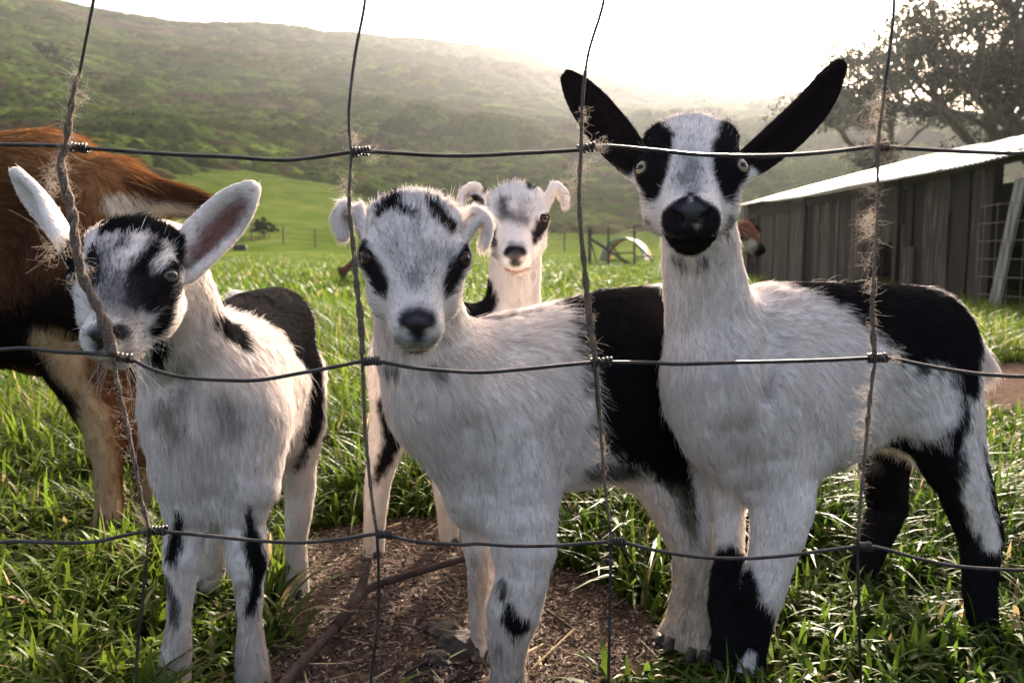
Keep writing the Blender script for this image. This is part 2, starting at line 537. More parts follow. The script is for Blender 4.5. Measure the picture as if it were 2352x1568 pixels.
# ------------------------------------------------------------------ barn of upright boards with a corrugated roof
m_plank = []
for k, st in enumerate(([(0.25, (0.008, 0.005, 0.004)), (0.48, (0.019, 0.013, 0.010)), (0.68, (0.070, 0.054, 0.044))], [(0.25, (0.006, 0.004, 0.0035)), (0.55, (0.014, 0.009, 0.007)), (0.8, (0.04, 0.029, 0.023))], [(0.2, (0.011, 0.008, 0.006)), (0.48, (0.030, 0.023, 0.019)), (0.68, (0.115, 0.098, 0.084))])):
    m_plank.append(noisy_mat('weathered_plank', st, 4.0, 0.9, 0.5, 30, stretch=(6, 6, .55), bdist=.006))
m_post = noisy_mat('pale_post', [(0.3, (0.16, 0.15, 0.125)), (0.6, (0.33, 0.31, 0.27)), (0.8, (0.45, 0.43, 0.38))], 5, 0.85, 0.4, stretch=(5, 5, .5), bdist=.004)
m_tin = noisy_mat('galvanised_tin', [(0.3, (0.42, 0.43, 0.44)), (0.55, (0.58, 0.59, 0.60)), (0.75, (0.36, 0.33, 0.30))], 1.6, 0.42, 0.15, 9, metallic=0.75, spec=.5, bdist=.004)
m_dark = noisy_mat('barn_inside', [(0.3, (0.012, 0.010, 0.009)), (0.7, (0.03, 0.025, 0.02))], 3, 1, 0.2)
barn = empty('barn', (3.9, 8, 0))
B0, B1 = np.array([3.56, 3.2]), np.array([4.50, 15.6])
bdir = (B1 - B0) / np.linalg.norm(B1 - B0); bnor = np.array([bdir[1], -bdir[0]])        # bnor points into the barn (right)
blen = np.linalg.norm(B1 - B0)
boff = Matrix.Translation(-barn.location)
wall = empty('wall'); wall.parent = barn
roof = empty('roof'); roof.parent = barn
def bp(s, out=0.0, z=0.0):
    p = B0 + bdir * s - bnor * out
    return np.array([p[0], p[1], z])
def eave(s):
    t = s / blen
    return 1.17 + 0.27 * t - 0.05 * math.sin(t * math.pi)
RB = np.column_stack([[bdir[0], bdir[1], 0], [-bnor[0], -bnor[1], 0], [0, 0, 1]])
s, k = 0.0, 0
gb = np.random.default_rng(3)
while s < blen:
    w = gb.uniform(.15, .24)
    mid = s + w / 2
    opening = 11.3 < mid < 11.9 or 1.2 < mid < 3.1
    if not opening:
        top = eave(mid) - 0.02
        z0 = -0.03 + gb.uniform(0, .05) + (0.6 if 5.1 < mid < 5.9 else 0)
        mb = MB()
        mb.box(bp(mid, gb.uniform(0, .018), (top + z0) / 2), (w - gb.uniform(.004, .014), .022, top - z0), RB @ np.array(Matrix.Rotation(gb.normal() * .006, 3, 'Y')))
        o = mb.build('plank', m_plank[gb.integers(0, 3) if gb.random() < .8 else 2], wall)
        o.matrix_parent_inverse = boff
    s += w
    k += 1
def bpart(name, mat, *boxes):
    mb = MB()
    for c, size in boxes:
        mb.box(c, size, RB)
    o = mb.build(name, mat, barn)
    o.matrix_parent_inverse = boff
    return o
for s_ in (1.1, 3.16, 5.0, 8.3, 11.25, 11.95, 15.3):
    bpart('post', m_plank[1], (bp(s_, .035, eave(s_) / 2), (.09, .07, eave(s_) - .03)))
bpart('patch_panel', m_plank[1], (bp(5.35, .036, .95), (.95, .014, .34)))
bpart('patch_panel', m_plank[2], (bp(4.75, .034, .30), (.30, .014, .5)))
bpart('top_rail', m_plank[1], (bp(blen / 2, .03, 1.20), (blen - .3, .04, .09)))
bpart('inner_wall', m_dark, (bp(blen / 2, -2.6, .7), (blen, .03, 1.5)))
bpart('end_wall', m_plank[0], (bp(blen - .02, -1.3, .75), (.03, 2.6, 1.5)))
bpart('end_wall', m_plank[0], (bp(.02, -1.3, .75), (.03, 2.6, 1.5)))
# roof: overlapping corrugated sheets, each a part
nsh = 16
for q in range(nsh):
    s0, s1 = blen * q / nsh - .04 + (-.05 if q == 0 else 0), blen * (q + 1) / nsh + .06
    nu, nv = 45, 4
    V, Fq = [], []
    pitch = 0.262 + gb.normal() * .003
    ov = .16 + gb.uniform(-.02, .03)
    for i in range(nu):
        ss = s0 + (s1 - s0) * i / (nu - 1)
        for j in range(nv):
            inn = -ov + (3.2 + ov) * j / (nv - 1)
            z = eave(np.clip(ss, 0, blen)) + .03 + inn * pitch + .011 * math.sin(ss * 2 * math.pi / .085) + .004 * (q % 2) + 0.012 * math.sin(ss * 1.3)
            p = bp(ss, -inn, z); V.append(p)
    for i in range(nu - 1):
        for j in range(nv - 1):
            Fq.append((i*nv+j, (i+1)*nv+j, (i+1)*nv+j+1, i*nv+j+1))
    o = link('roof_sheet', mesh_of('roof_sheet', V, Fq), m_tin, roof)
    o.matrix_parent_inverse = boff
    md = o.modifiers.new('thickness', 'SOLIDIFY'); md.thickness = .003
tag(barn, 'low weathered board barn with a corrugated tin roof on the right', 'barn')
# leaning board and mesh gate in front of the barn's opening
mb = MB()
p0, p1 = bp(2.92, .10, 0), bp(2.72, .05, 1.02)
for dx in (0, .075):
    mb2 = MB()
    a_, b_ = p0 + np.array([*bdir, 0]) * dx, p1 + np.array([*bdir, 0]) * dx
    zz = norm(b_ - a_); xx = norm(np.cross(np.array([*bnor, 0]), zz)); yy = np.cross(zz, xx)
    mb2.box((a_ + b_) / 2, (.06, .022, np.linalg.norm(b_ - a_)), np.column_stack([xx, yy, zz]))
    tag(mb2.build('board', m_post), 'pale board leaning in the barn opening, ' + ('nearer the picture edge' if dx == 0 else 'beside the wire mesh'), 'board', 'pale boards leaning in the barn opening')
m_wire_grey = noisy_mat('galvanised_wire', [(0.3, (0.12, 0.115, 0.11)), (0.7, (0.22, 0.21, 0.21))], 40, .5, 0, metallic=.6)
gate = empty('mesh_gate', tuple(bp(2.1, .14, 0)))
goff = Matrix.Translation(-gate.location)
for i in range(8):
    mb = MB(); mb.tube([bp(1.75 + .19 * i, .14, .02), bp(1.75 + .19 * i, .14, .86)], .003, 5)
    mb.build('upright_wire', m_wire_grey, gate).matrix_parent_inverse = goff
for i in range(7):
    mb = MB(); mb.tube([bp(1.7, .145, .03 + .135 * i), bp(3.14, .145, .03 + .135 * i)], .003, 5)
    mb.build('cross_wire', m_wire_grey, gate).matrix_parent_inverse = goff
tag(gate, 'square wire mesh gate standing across the barn opening', 'gate')

# ------------------------------------------------------------------ far paddock: gate, hoop shelter, line fence, hay bale
m_iron = noisy_mat('dark_iron', [(0.3, (0.025, 0.026, 0.024)), (0.7, (0.06, 0.06, 0.055))], 8, .6, .2)
def bar(mb, x0, y0, x1, y1, d, r=.03):
    mb.tube([A(x0, y0, d), A(x1, y1, d)], r, 6)
pg = empty('paddock_gate', tuple(A(1400, 612, 23)))
poff = Matrix.Translation(-pg.location)
def gpart(name, segs, r=.03, d=23):
    mb = MB()
    for q in segs:
        bar(mb, *q, d, r)
    mb.build(name, m_iron, pg).matrix_parent_inverse = poff
for x, t, b_, r in ((1354, 525, 630, .055), (1397, 520, 630, .035), (1457, 518, 634, .035)):
    gpart('post', [(x, t, x, b_)], r)
gpart('brace', [(1356, 548, 1455, 612)], .045); gpart('brace', [(1397, 552, 1436, 606)], .025); gpart('brace', [(1457, 556, 1500, 600)], .03); gpart('brace', [(1354, 548, 1372, 606)], .025)
gpart('rail', [(1356, 606, 1455, 609)], .03); gpart('rail', [(1397, 582, 1457, 580)], .025); gpart('rail', [(1457, 590, 1505, 588)], .02)
tag(pg, 'dark pipe gate with diagonal braces standing in the far paddock', 'gate')
hs = empty('hoop_shelter', tuple(A(1432, 608, 26)))
hoff = Matrix.Translation(-hs.location)
m_sheet = noisy_mat('pale_sheet', [(0.3, (0.38, 0.40, 0.34)), (0.7, (0.55, 0.57, 0.50))], 1.5, .5, .1)
m_red = noisy_mat('rust_red_sheet', [(0.3, (0.22, 0.07, 0.05)), (0.7, (0.36, 0.13, 0.10))], 2, .7, .2)
c0 = A(1428, 609, 26)
for nm, mat, f0, f1 in (('arch_sheet', m_sheet, 0.0, .55), ('arch_sheet', m_sheet, .55, 1.1), ('side_sheet', m_red, 1.1, 1.5), ('side_sheet', m_red, 1.5, 1.9)):
    V, Fq = [], []
    for i in range(25):
        a = math.pi * i / 24
        for q in (f0, f1):
            V.append(c0 + np.array([-.72 * math.cos(a) + .30 * q, q, .86 * math.sin(a)]))
    for i in range(24):
        Fq.append((2*i, 2*i+1, 2*i+3, 2*i+2))
    o = link(nm, mesh_of(nm, V, Fq), mat, hs); o.matrix_parent_inverse = hoff
    md = o.modifiers.new('t', 'SOLIDIFY'); md.thickness = .03
tag(hs, 'arched livestock shelter with a rust-red side behind the pipe gate', 'shelter')
m_oldwood = noisy_mat('old_post', [(0.3, (0.05, 0.042, 0.034)), (0.7, (0.12, 0.105, 0.09))], 8, .9, .3)
GF = 'posts of the line fence across the far pasture'
lf = empty('line_fence', tuple(land_pt(700, 580, 52)))
loff = Matrix.Translation(-lf.location)
fx = [380, 455, 528, 580, 652, 725, 800, 880, 960, 1060, 1180, 1296]
tops = []
for i, x in enumerate(fx):
    p = land_pt(x, 580, 46 - 0.6 * i)
    hgt = .95 if x != 580 else 1.15
    mb = MB(); mb.tube([p + [0, 0, -.1], p + [0.01, 0, hgt]], [.045, .038], 6)
    mb.build('post', m_oldwood, lf).matrix_parent_inverse = loff
    tops.append(p)
tops = np.array(tops)
for h_ in (.3, .6, .88):
    mb = MB(); mb.tube(tops + [0, 0, h_], .006, 4)
    mb.build('wire', m_iron, lf).matrix_parent_inverse = loff
tag(lf, 'thin wire fence on wooden posts across the far pasture', 'fence')
mb = MB()
p = land_pt(552, 572, 40)
ring = [(0, .0), (.02, .30), (.05, .38), (.55, .40), (.60, .36), (.62, 0)]
V, Fq, n_ = [], [], 14
for xx, _ in ((0, 0), (.05, 0), (.58, 0), (.62, 0)):
    for j in range(n_):
        a = 2 * math.pi * j / n_
        rr = .17 * (.86 if xx in (0, .62) else 1) * (1 + .05 * math.sin(3 * a))
        V.append(p + np.array([xx - .31, rr * math.cos(a), .15 + rr * math.sin(a)]))
for i in range(3):
    for j in range(n_):
        Fq.append((i*n_+j, i*n_+(j+1) % n_, (i+1)*n_+(j+1) % n_, (i+1)*n_+j))
Fq += [tuple(range(n_ - 1, -1, -1)), tuple(3*n_ + j for j in range(n_))]
mb.add(V, Fq)
tag(mb.build('log', m_bark, None, True), 'short brown log lying in the far pasture under the kid\'s ear', 'log')
# ------------------------------------------------------------------ goats: bodies grown as one continuous surface
def smin(a, b, k):
    h = np.maximum(k - np.abs(a - b), 0) / k
    return np.minimum(a, b) - h * h * k * 0.25
class Body:
    """blends tapered limbs and lobes into one surface; each carries a hair direction and hair length"""
    def __init__(s, vox):
        s.vox, s.prims, s.neg, s.bald = vox, [], [], []
    def cone(s, a, ra, b, rb, k=0.03, hair=0.014, flow=None, flat=None, tagname='body'):
        a, b = np.asarray(a, float), np.asarray(b, float)
        s.prims.append(dict(t='c', a=a, b=b, ra=ra, rb=rb, k=k, hair=hair, flow=norm(b - a) if flow is None else norm(flow), flat=flat, tag=tagname))
    def ell(s, c, r, R=None, k=0.02, hair=0.008, flow=(0, 0, -1), neg=False, tagname='head'):
        (s.neg if neg else s.prims).append(dict(t='e', a=np.asarray(c, float), r=np.asarray(r, float), R=np.eye(3) if R is None else R, k=k, hair=hair, flow=norm(flow), tag=tagname))
    def chain(s, pts, k=0.03, hair=0.014, flow=None, tagname='body'):
        P, R = np.array([q[0] for q in pts], float), np.array([q[1] for q in pts], float)
        s.prims.append(dict(t='p', P=P, R=R, k=k, tag=tagname, nofield=True))
        for (a, ra), (b, rb) in zip(pts[:-1], pts[1:]):
            s.cone(a, ra, b, rb, k, hair, flow, tagname=tagname)
            s.prims[-1]['nogeo'] = True
    @staticmethod
    def dist(p, q):
        if p['t'] == 'p':
            d = None
            for a, b, ra, rb in zip(p['P'][:-1], p['P'][1:], p['R'][:-1], p['R'][1:]):
                ab = b - a
                t = np.clip(((q - a) @ ab) / max(ab @ ab, 1e-9), 0, 1)
                v = q - a - t[..., None] * ab
                t = t * t * (3 - 2 * t) if p.get('ease') else t
                e = np.sqrt((v * v).sum(-1)) - (ra + (rb - ra) * t)
                d = e if d is None else np.minimum(d, e)
            return d
        if p['t'] == 'c':
            ab = p['b'] - p['a']
            t = np.clip(((q - p['a']) @ ab) / max(ab @ ab, 1e-9), 0, 1)
            v = q - p['a'] - t[..., None] * ab
            if p['flat'] is not None:
                fd, fe = p['flat']
                v = v + (v @ fd)[..., None] * fd * (1 / fe - 1)
            return np.sqrt((v * v).sum(-1)) - (p['ra'] + (p['rb'] - p['ra']) * t)
        v = (q - p['a']) @ p['R']
        k0 = np.sqrt(((v / p['r']) ** 2).sum(-1))
        k1 = np.sqrt(((v / p['r'] ** 2) ** 2).sum(-1))
        return k0 * (k0 - 1) / np.maximum(k1, 1e-6)
    def bounds(s, p):
        if p['t'] == 'p':
            return p['P'].min(0) - p['R'].max(), p['P'].max(0) + p['R'].max()
        if p['t'] == 'c':
            r = max(p['ra'], p['rb'])
            return np.minimum(p['a'], p['b']) - r, np.maximum(p['a'], p['b']) + r
        r = p['r'].max()
        return p['a'] - r, p['a'] + r
    def groove(s, a, b, r=.010, k=.022):
        """a soft crease between muscles"""
        s.neg.append(dict(t='c', a=np.asarray(a, float), b=np.asarray(b, float), ra=r, rb=r, k=k, hair=0, flow=np.zeros(3), flat=None, tag='body'))
    def mesh(s):
        h = s.vox
        lo = np.min([s.bounds(p)[0] for p in s.prims], 0) - 4 * h
        hi = np.max([s.bounds(p)[1] for p in s.prims], 0) + 4 * h
        n = np.ceil((hi - lo) / h).astype(int) + 1
        D = np.full(n, 1.0, np.float32)
        ax = [lo[i] + h * np.arange(n[i]) for i in range(3)]
        for neg, ps in ((False, [p for p in s.prims if not p.get('nogeo')]), (True, s.neg)):
            for p in ps:
                a, b = s.bounds(p)
                m = p['k'] + 3 * h
                i0 = np.maximum(np.floor((a - m - lo) / h).astype(int), 0)
                i1 = np.minimum(np.ceil((b + m - lo) / h).astype(int) + 1, n)
                q = np.stack(np.meshgrid(*[ax[i][i0[i]:i1[i]].astype(np.float32) for i in range(3)], indexing='ij'), -1)
                sl = tuple(slice(i0[i], i1[i]) for i in range(3))
                if p['t'] == 'p':
                    d = np.full(q.shape[:3], 1.0, np.float32)
                    for i in range(len(p['P']) - 1):
                        a2 = np.minimum(p['P'][i], p['P'][i+1]) - max(p['R'][i:i+2]) - m
                        b2 = np.maximum(p['P'][i], p['P'][i+1]) + max(p['R'][i:i+2]) + m
                        j0 = np.maximum(np.floor((a2 - lo) / h).astype(int) - i0, 0)
                        j1 = np.maximum(np.minimum(np.ceil((b2 - lo) / h).astype(int) + 1 - i0, i1 - i0), 0)
                        s2 = tuple(slice(j0[x], j1[x]) for x in range(3))
                        d[s2] = np.minimum(d[s2], s.dist(dict(t='p', P=p['P'][i:i+2], R=p['R'][i:i+2]), q[s2]))
                else:
                    d = s.dist(p, q)
                D[sl] = -smin(-D[sl], d, p['k']) if neg else smin(D[sl], d, p['k'])
        return surface_nets(D, lo, h)
    def eval(s, P):
        D = np.full(len(P), 1.0)
        for p in s.prims:
            if p.get('nogeo'):
                continue
            D = smin(D, s.dist(p, P), p['k'])
        return D
    def field(s, P):
        """hair direction and length at points P"""
        w_sum, fl, ln, dmin, tg = 0, 0, 0, np.full(len(P), 9.0), np.zeros(len(P), int)
        tags = sorted({p['tag'] for p in s.prims})
        for p in s.prims:
            if p.get('nofield'):
                continue
            d = s.dist(p, P)
            w = np.exp(-np.clip(d, -0.02, 1) / 0.010)
            w_sum = w_sum + w
            fl = fl + w[:, None] * p['flow']
            ln = ln + w * p['hair']
            up = d < dmin
            dmin = np.where(up, d, dmin)
            tg = np.where(up, tags.index(p['tag']), tg)
        ln = ln / w_sum
        for c, r in s.bald:
            ln = ln * sstep(r * 0.8, r * 1.9, np.sqrt(((P - c) ** 2).sum(1)))
        return fl / w_sum[:, None], ln, tg, tags
def surface_nets(D, lo, h):
    S = D < 0
    c = np.zeros(tuple(np.array(D.shape) - 1), np.int8)
    for i in (0, 1):
        for j in (0, 1):
            for k in (0, 1):
                c += S[i:S.shape[0]-1+i, j:S.shape[1]-1+j, k:S.shape[2]-1+k]
    act = np.argwhere((c > 0) & (c < 8))
    ids = np.full(c.shape, -1, np.int32)
    ids[tuple(act.T)] = np.arange(len(act))
    cor = [(i, j, k) for i in (0, 1) for j in (0, 1) for k in (0, 1)]
    val = np.stack([D[act[:, 0]+i, act[:, 1]+j, act[:, 2]+k] for i, j, k in cor], 1)
    acc = np.zeros((len(act), 3)); cnt = np.zeros(len(act))
    for e in range(8):
        for g in range(e + 1, 8):
            a, b = np.array(cor[e]), np.array(cor[g])
            if np.abs(a - b).sum() != 1:
                continue
            x = (val[:, e] < 0) != (val[:, g] < 0)
            t = val[:, e] / np.where(x, val[:, e] - val[:, g], 1)
            acc += np.where(x[:, None], a + t[:, None] * (b - a), 0)
            cnt += x
    V = lo + h * (act + acc / cnt[:, None])
    quads = []
    for axis in range(3):
        u, v = [(1, 2), (2, 0), (0, 1)][axis]
        a0 = [slice(None)] * 3; a1 = [slice(None)] * 3
        a0[axis] = slice(0, -1); a1[axis] = slice(1, None)
        s0, s1 = S[tuple(a0)], S[tuple(a1)]
        e = np.argwhere(s0 != s1)
        e = e[(e[:, u] > 0) & (e[:, v] > 0) & (e[:, u] < c.shape[u]) & (e[:, v] < c.shape[v])]
        flip = ~s0[tuple(e.T)]
        q = []
        for du, dv in ((-1, -1), (0, -1), (0, 0), (-1, 0)):
            g = e.copy(); g[:, u] += du; g[:, v] += dv
            q.append(ids[tuple(g.T)])
        q = np.stack(q, 1)
        q[flip] = q[flip][:, ::-1]
        quads.append(q)
    Q = np.vstack(quads)
    return V, Q[(Q >= 0).all(1)]

def head_R(yaw, pitch, roll):
    y, p, r = map(math.radians, (yaw, pitch, roll))
    Rz = np.array([[math.cos(y), -math.sin(y), 0], [math.sin(y), math.cos(y), 0], [0, 0, 1]])
    Ry = np.array([[math.cos(r), 0, math.sin(r)], [0, 1, 0], [-math.sin(r), 0, math.cos(r)]])
    M = np.array([[1, 0, 0], [0, -math.sin(p), -math.cos(p)], [0, -math.cos(p), math.sin(p)]]).T
    return Rz @ Ry @ M
class Head:
    """kid's head in its own frame: a = across, b = down the face, c = out of the face (millimetres)"""
    def __init__(s, pos, yaw, pitch, roll, scale):
        s.o, s.R, s.k = np.asarray(pos, float), head_R(yaw, pitch, roll), scale * 0.001
    def P(s, a, b, c):
        return s.o + s.R @ (np.array([a, b, c]) * s.k)
    def d(s, a, b, c):
        return norm(s.R @ np.array([a, b, c], float))
    def grow(s, B, muzzle=1.0, brow=1.0):
        k, R = s.k, s.R
        def el(a, b, c, ra, rb, rc, kk=14, hair=6, flow=None, neg=False):
            f = s.d(*(flow or (np.sign(a) * min(abs(a), 40) / 60, -1, -0.1)))
            B.ell(s.P(a, b, c), np.array([ra, rb, rc]) * k, R, kk * k, hair * 0.001, f, neg)
        def co(p, rp, q, rq, kk=14, hair=6, flow=(0, -1, 0)):
            B.cone(s.P(*p), rp * k, s.P(*q), rq * k, kk * k, hair * 0.001, s.d(*flow), tagname='head')
        m = muzzle
        el(0, -25, -32, 47 * brow, 41, 37, hair=13)                       # skull
        el(0, -14, -20, 40 * brow, 34, 22, hair=12)                       # forehead
        el(0, -50, -16, 31, 17, 22, kk=16, hair=20)                      # poll
        for sg in (-1, 1):
            el(sg * 31, -42, -16, 15, 14, 14, kk=10, hair=13)             # horn-bud swellings
            el(sg * 40, 6, -24, 15.5, 17, 16, kk=9, hair=4, flow=(sg * .8, -.6, 0))   # orbit
            el(sg * 31, 20, -52, 16, 34, 27, kk=20, hair=11, flow=(sg * .5, -.8, -.4))   # cheek
            co((sg * 23, 0, -70), 20, (sg * 8, 74, -54), 13, kk=14, hair=11, flow=(sg * .3, -1, -.3))   # jaw
            el(sg * 10.5 * m, 82, -36, 14.5 * m, 20, 18, kk=11, hair=5, flow=(sg, -.3, 0))   # upper lip
            el(sg * 10.5, 91, -21, 8, 7, 8, kk=5, hair=1.2, flow=(sg, -.5, 0))    # nostril wings
        co((0, 14, -31), 31, (0, 76, -31), 20.5 * m, kk=18, hair=8)      # bridge and muzzle
        el(0, 88, -19, 12, 9, 10, kk=6, hair=1)                          # nose pad
        el(0, 84, -53, 15 * m, 15, 11, kk=8, hair=9, flow=(0, .3, -1))   # chin
        el(0, 58, -62, 18, 32, 13, kk=10, hair=12, flow=(0, -.3, -1))     # under jaw
        for sg in (-1, 1):
            for (p, q, ra, rb) in (((sg * 5, 97.5, -26.5), (sg * 11, 97.5, -21), 2.2, 3.4), ((sg * 11, 97.5, -21), (sg * 17, 91, -16), 3.4, 1.5)):   # comma nostrils
                B.neg.append(dict(t='c', a=s.P(*p), b=s.P(*q), ra=ra * k, rb=rb * k, k=2.5 * k, hair=0, flow=np.zeros(3), flat=None, tag='head'))
            for (p, q) in (((sg * 0, 102.5, -47), (sg * 13 * m, 97, -47)), ((sg * 13 * m, 97, -47), (sg * 25 * m, 78, -46))):   # mouth line
                B.neg.append(dict(t='c', a=s.P(*p), b=s.P(*q), ra=1.3 * k, rb=1.1 * k, k=2.5 * k, hair=0, flow=np.zeros(3), flat=None, tag='head'))
        s.sock = {}
        for sg in (-1, 1):      # eye sockets, cut where the orbit's surface lies
            dr = s.R @ s.eye_dir(sg)
            ts_ = np.linspace(0, 0.06, 241)
            L_ = s.P(*s.eye_at(sg)) + ts_[:, None] * dr
            dd = B.eval(L_)
            i_ = np.argmax(dd > 0)
            s.sock[sg] = L_[i_]
            B.ell(L_[i_], np.array([8.6] * 3) * k, None, 2.0 * k, 0, neg=True)
            B.bald.append((L_[i_], 8.0 * k))
        B.bald.append((s.P(0, 97, -22), 9.0 * k))
        B.neg.append(dict(t='c', a=s.P(0, 99, -26), b=s.P(0, 103, -42), ra=1.2 * k, rb=1.2 * k, k=3 * k, hair=0, flow=np.zeros(3), flat=None, tag='head'))   # philtrum
    def eye_dir(s, sg):
        return norm(np.array([sg * 0.68, 0.42, 0.60]))
    def eye_at(s, sg):
        return (sg * 36, 8, -27)
    def eyes(s, parent, iris, lid_mat, bvh, open_=1.0):
        k = s.k
        r = 10.5
        for sg in (-1, 1):
            dr = s.R @ s.eye_dir(sg)
            c = s.sock[sg] - dr * (r - 0.4) * k
            sx = norm(np.cross([0, 0, 1.0], dr)); sy = np.cross(dr, sx)     # the slit lies level
            M = Matrix(((sx[0], sy[0], dr[0], c[0]), (sx[1], sy[1], dr[1], c[1]), (sx[2], sy[2], dr[2], c[2]), (0, 0, 0, 1)))
            nu, nv = 32, 20
            V, Fq = [], []
            for i in range(nv + 1):
                t = math.pi * i / nv
                for j in range(nu):
                    u = 2 * math.pi * j / nu
                    V.append((r*k*math.sin(t)*math.cos(u), r*k*math.sin(t)*math.sin(u), r*k*math.cos(t)))
            for i in range(nv):
                for j in range(nu):
                    Fq.append((i*nu+j, (i+1)*nu+j, (i+1)*nu+(j+1) % nu, i*nu+(j+1) % nu))
            e = link('eye', mesh_of('eye', V, Fq), eye_mat(iris, k), parent)
            e.matrix_parent_inverse = Matrix.Translation(-parent.location)
            e.matrix_basis = M
            # lids: two bands lying on the eyeball from the rim down to the slit, upper one deeper
            up = 1 if (s.R @ np.array([0, -1.0, 0])) @ sy > 0 else -1
            V, Fq = [], []
            nq, nr = 40, 4
            for q in range(nq):
                u = 2 * math.pi * q / nq
                x = 7.6 * math.cos(u)
                sn = math.sin(u) * up
                y = (6.0 * open_ if sn > 0 else 5.8) * math.sin(u)
                for w in range(nr + 1):
                    f_ = w / nr
                    R1 = r * 0.93
                    ox, oy = R1 * math.cos(u), R1 * math.sin(u)
                    px, py = x + (ox - x) * f_, y + (oy - y) * f_
                    lift_ = 0.40 + 0.35 * math.sin(f_ * math.pi) - (0.55 if w == 0 else 0)
                    z = math.sqrt(max(r * r - px * px - py * py, 0.0)) + lift_ * (1 - 0.2 * f_)
                    V.append((px * k, py * k, z * k))
            for q in range(nq):
                for w in range(nr):
                    a_, b_ = q * (nr + 1) + w, ((q + 1) % nq) * (nr + 1) + w
                    Fq.append((a_, a_ + 1, b_ + 1, b_))
            link('eyelid', mesh_of('eyelid', V, Fq), lid_mat, e)
def whiskers(H, root, seed, n=44, colr=None):
    g = np.random.default_rng(seed)
    cur = []
    for i in range(n):
        sg = 1 if i % 2 else -1
        if i < n * .6:
            p = H.P(sg * g.uniform(4, 15), g.uniform(80, 92), -g.uniform(54, 62)); d = H.d(sg * g.uniform(.1, .9), g.uniform(.2, .9), -g.uniform(.5, 1))
        else:
            p = H.P(sg * g.uniform(18, 25), g.uniform(74, 88), -g.uniform(34, 44)); d = H.d(sg * 1.0, g.uniform(-.3, .5), g.uniform(-.6, .3))
        L = g.uniform(.012, .034)
        drop = np.array([g.normal() * .3, g.normal() * .3, -.5])
        cur.append([p + d * L * t + drop * L * t * t * .7 for t in np.linspace(0, 1, 6)])
    for i in range(16):      # brow and ear-tuft hairs
        sg = 1 if i % 2 else -1
        p = H.P(sg * g.uniform(30, 44), g.uniform(-30, -8), -g.uniform(8, 24)); d = H.d(sg * g.uniform(.2, .8), -1, g.uniform(.2, .8))
        L = g.uniform(.012, .026)
        cur.append([p + d * L * t + g.normal(size=3) * .0004 * t for t in np.linspace(0, 1, 6)])
    strands('whiskers', cur, .00013, m_whisk, root)
_eye_mats = {}
def eye_mat(iris, k):
    key = (iris, round(k, 7))
    if key in _eye_mats:
        return _eye_mats[key]
    m, nt, b, out = mat_new('eye')
    tc = N_(nt, 'ShaderNodeTexCoord')
    sp = N_(nt, 'ShaderNodeSeparateXYZ')
    nt.links.new(tc.outputs['Object'], sp.inputs[0])
    def M(op, a, b_=None):
        n = N_(nt, 'ShaderNodeMath', operation=op)
        for i, q in enumerate((a, b_)):
            if q is None: continue
            if isinstance(q, (int, float)): n.inputs[i].default_value = q
            else: nt.links.new(q, n.inputs[i])
        return n.outputs[0]
    x, y, z = (M('DIVIDE', sp.outputs[i], k) for i in range(3))
    r = M('SQRT', M('ADD', M('MULTIPLY', x, x), M('MULTIPLY', y, y)))
    # slit pupil: a soft-cornered bar along x
    px = M('POWER', M('DIVIDE', M('ABSOLUTE', x), 5.0), 4)
    py = M('POWER', M('DIVIDE', M('ABSOLUTE', y), 2.3), 4)
    pupil = M('LESS_THAN', M('ADD', px, py), 1.0)
    nz = N_(nt, 'ShaderNodeTexNoise', i_Scale=900.0, i_Detail=3)
    nt.links.new(tc.outputs['Object'], nz.inputs['Vector'])
    rn = M('ADD', M('DIVIDE', r, 10.0), M('MULTIPLY', M('SUBTRACT', nz.outputs[0], 0.5), 0.14))
    c0 = ramp(nt, rn, [(0.0, tuple(q * 0.7 for q in iris)), (0.35, iris), (0.60, tuple(q * 0.8 for q in iris)), (0.72, (0.012, 0.009, 0.008)), (1.0, (0.02, 0.015, 0.013))])
    mx = N_(nt, 'ShaderNodeMix', data_type='RGBA')
    nt.links.new(pupil, mx.inputs[0])
    nt.links.new(c0, mx.inputs[6])
    mx.inputs[7].default_value = (0.006, 0.006, 0.009, 1)
    nt.links.new(mx.outputs[2], b.inputs['Base Color'])
    b.inputs['Roughness'].default_value = 0.12
    b.inputs['Specular IOR Level'].default_value = 0.3
    b.inputs['Coat Weight'].default_value = 0.10
    b.inputs['Coat Roughness'].default_value = 0.03
    _eye_mats[key] = m
    return m

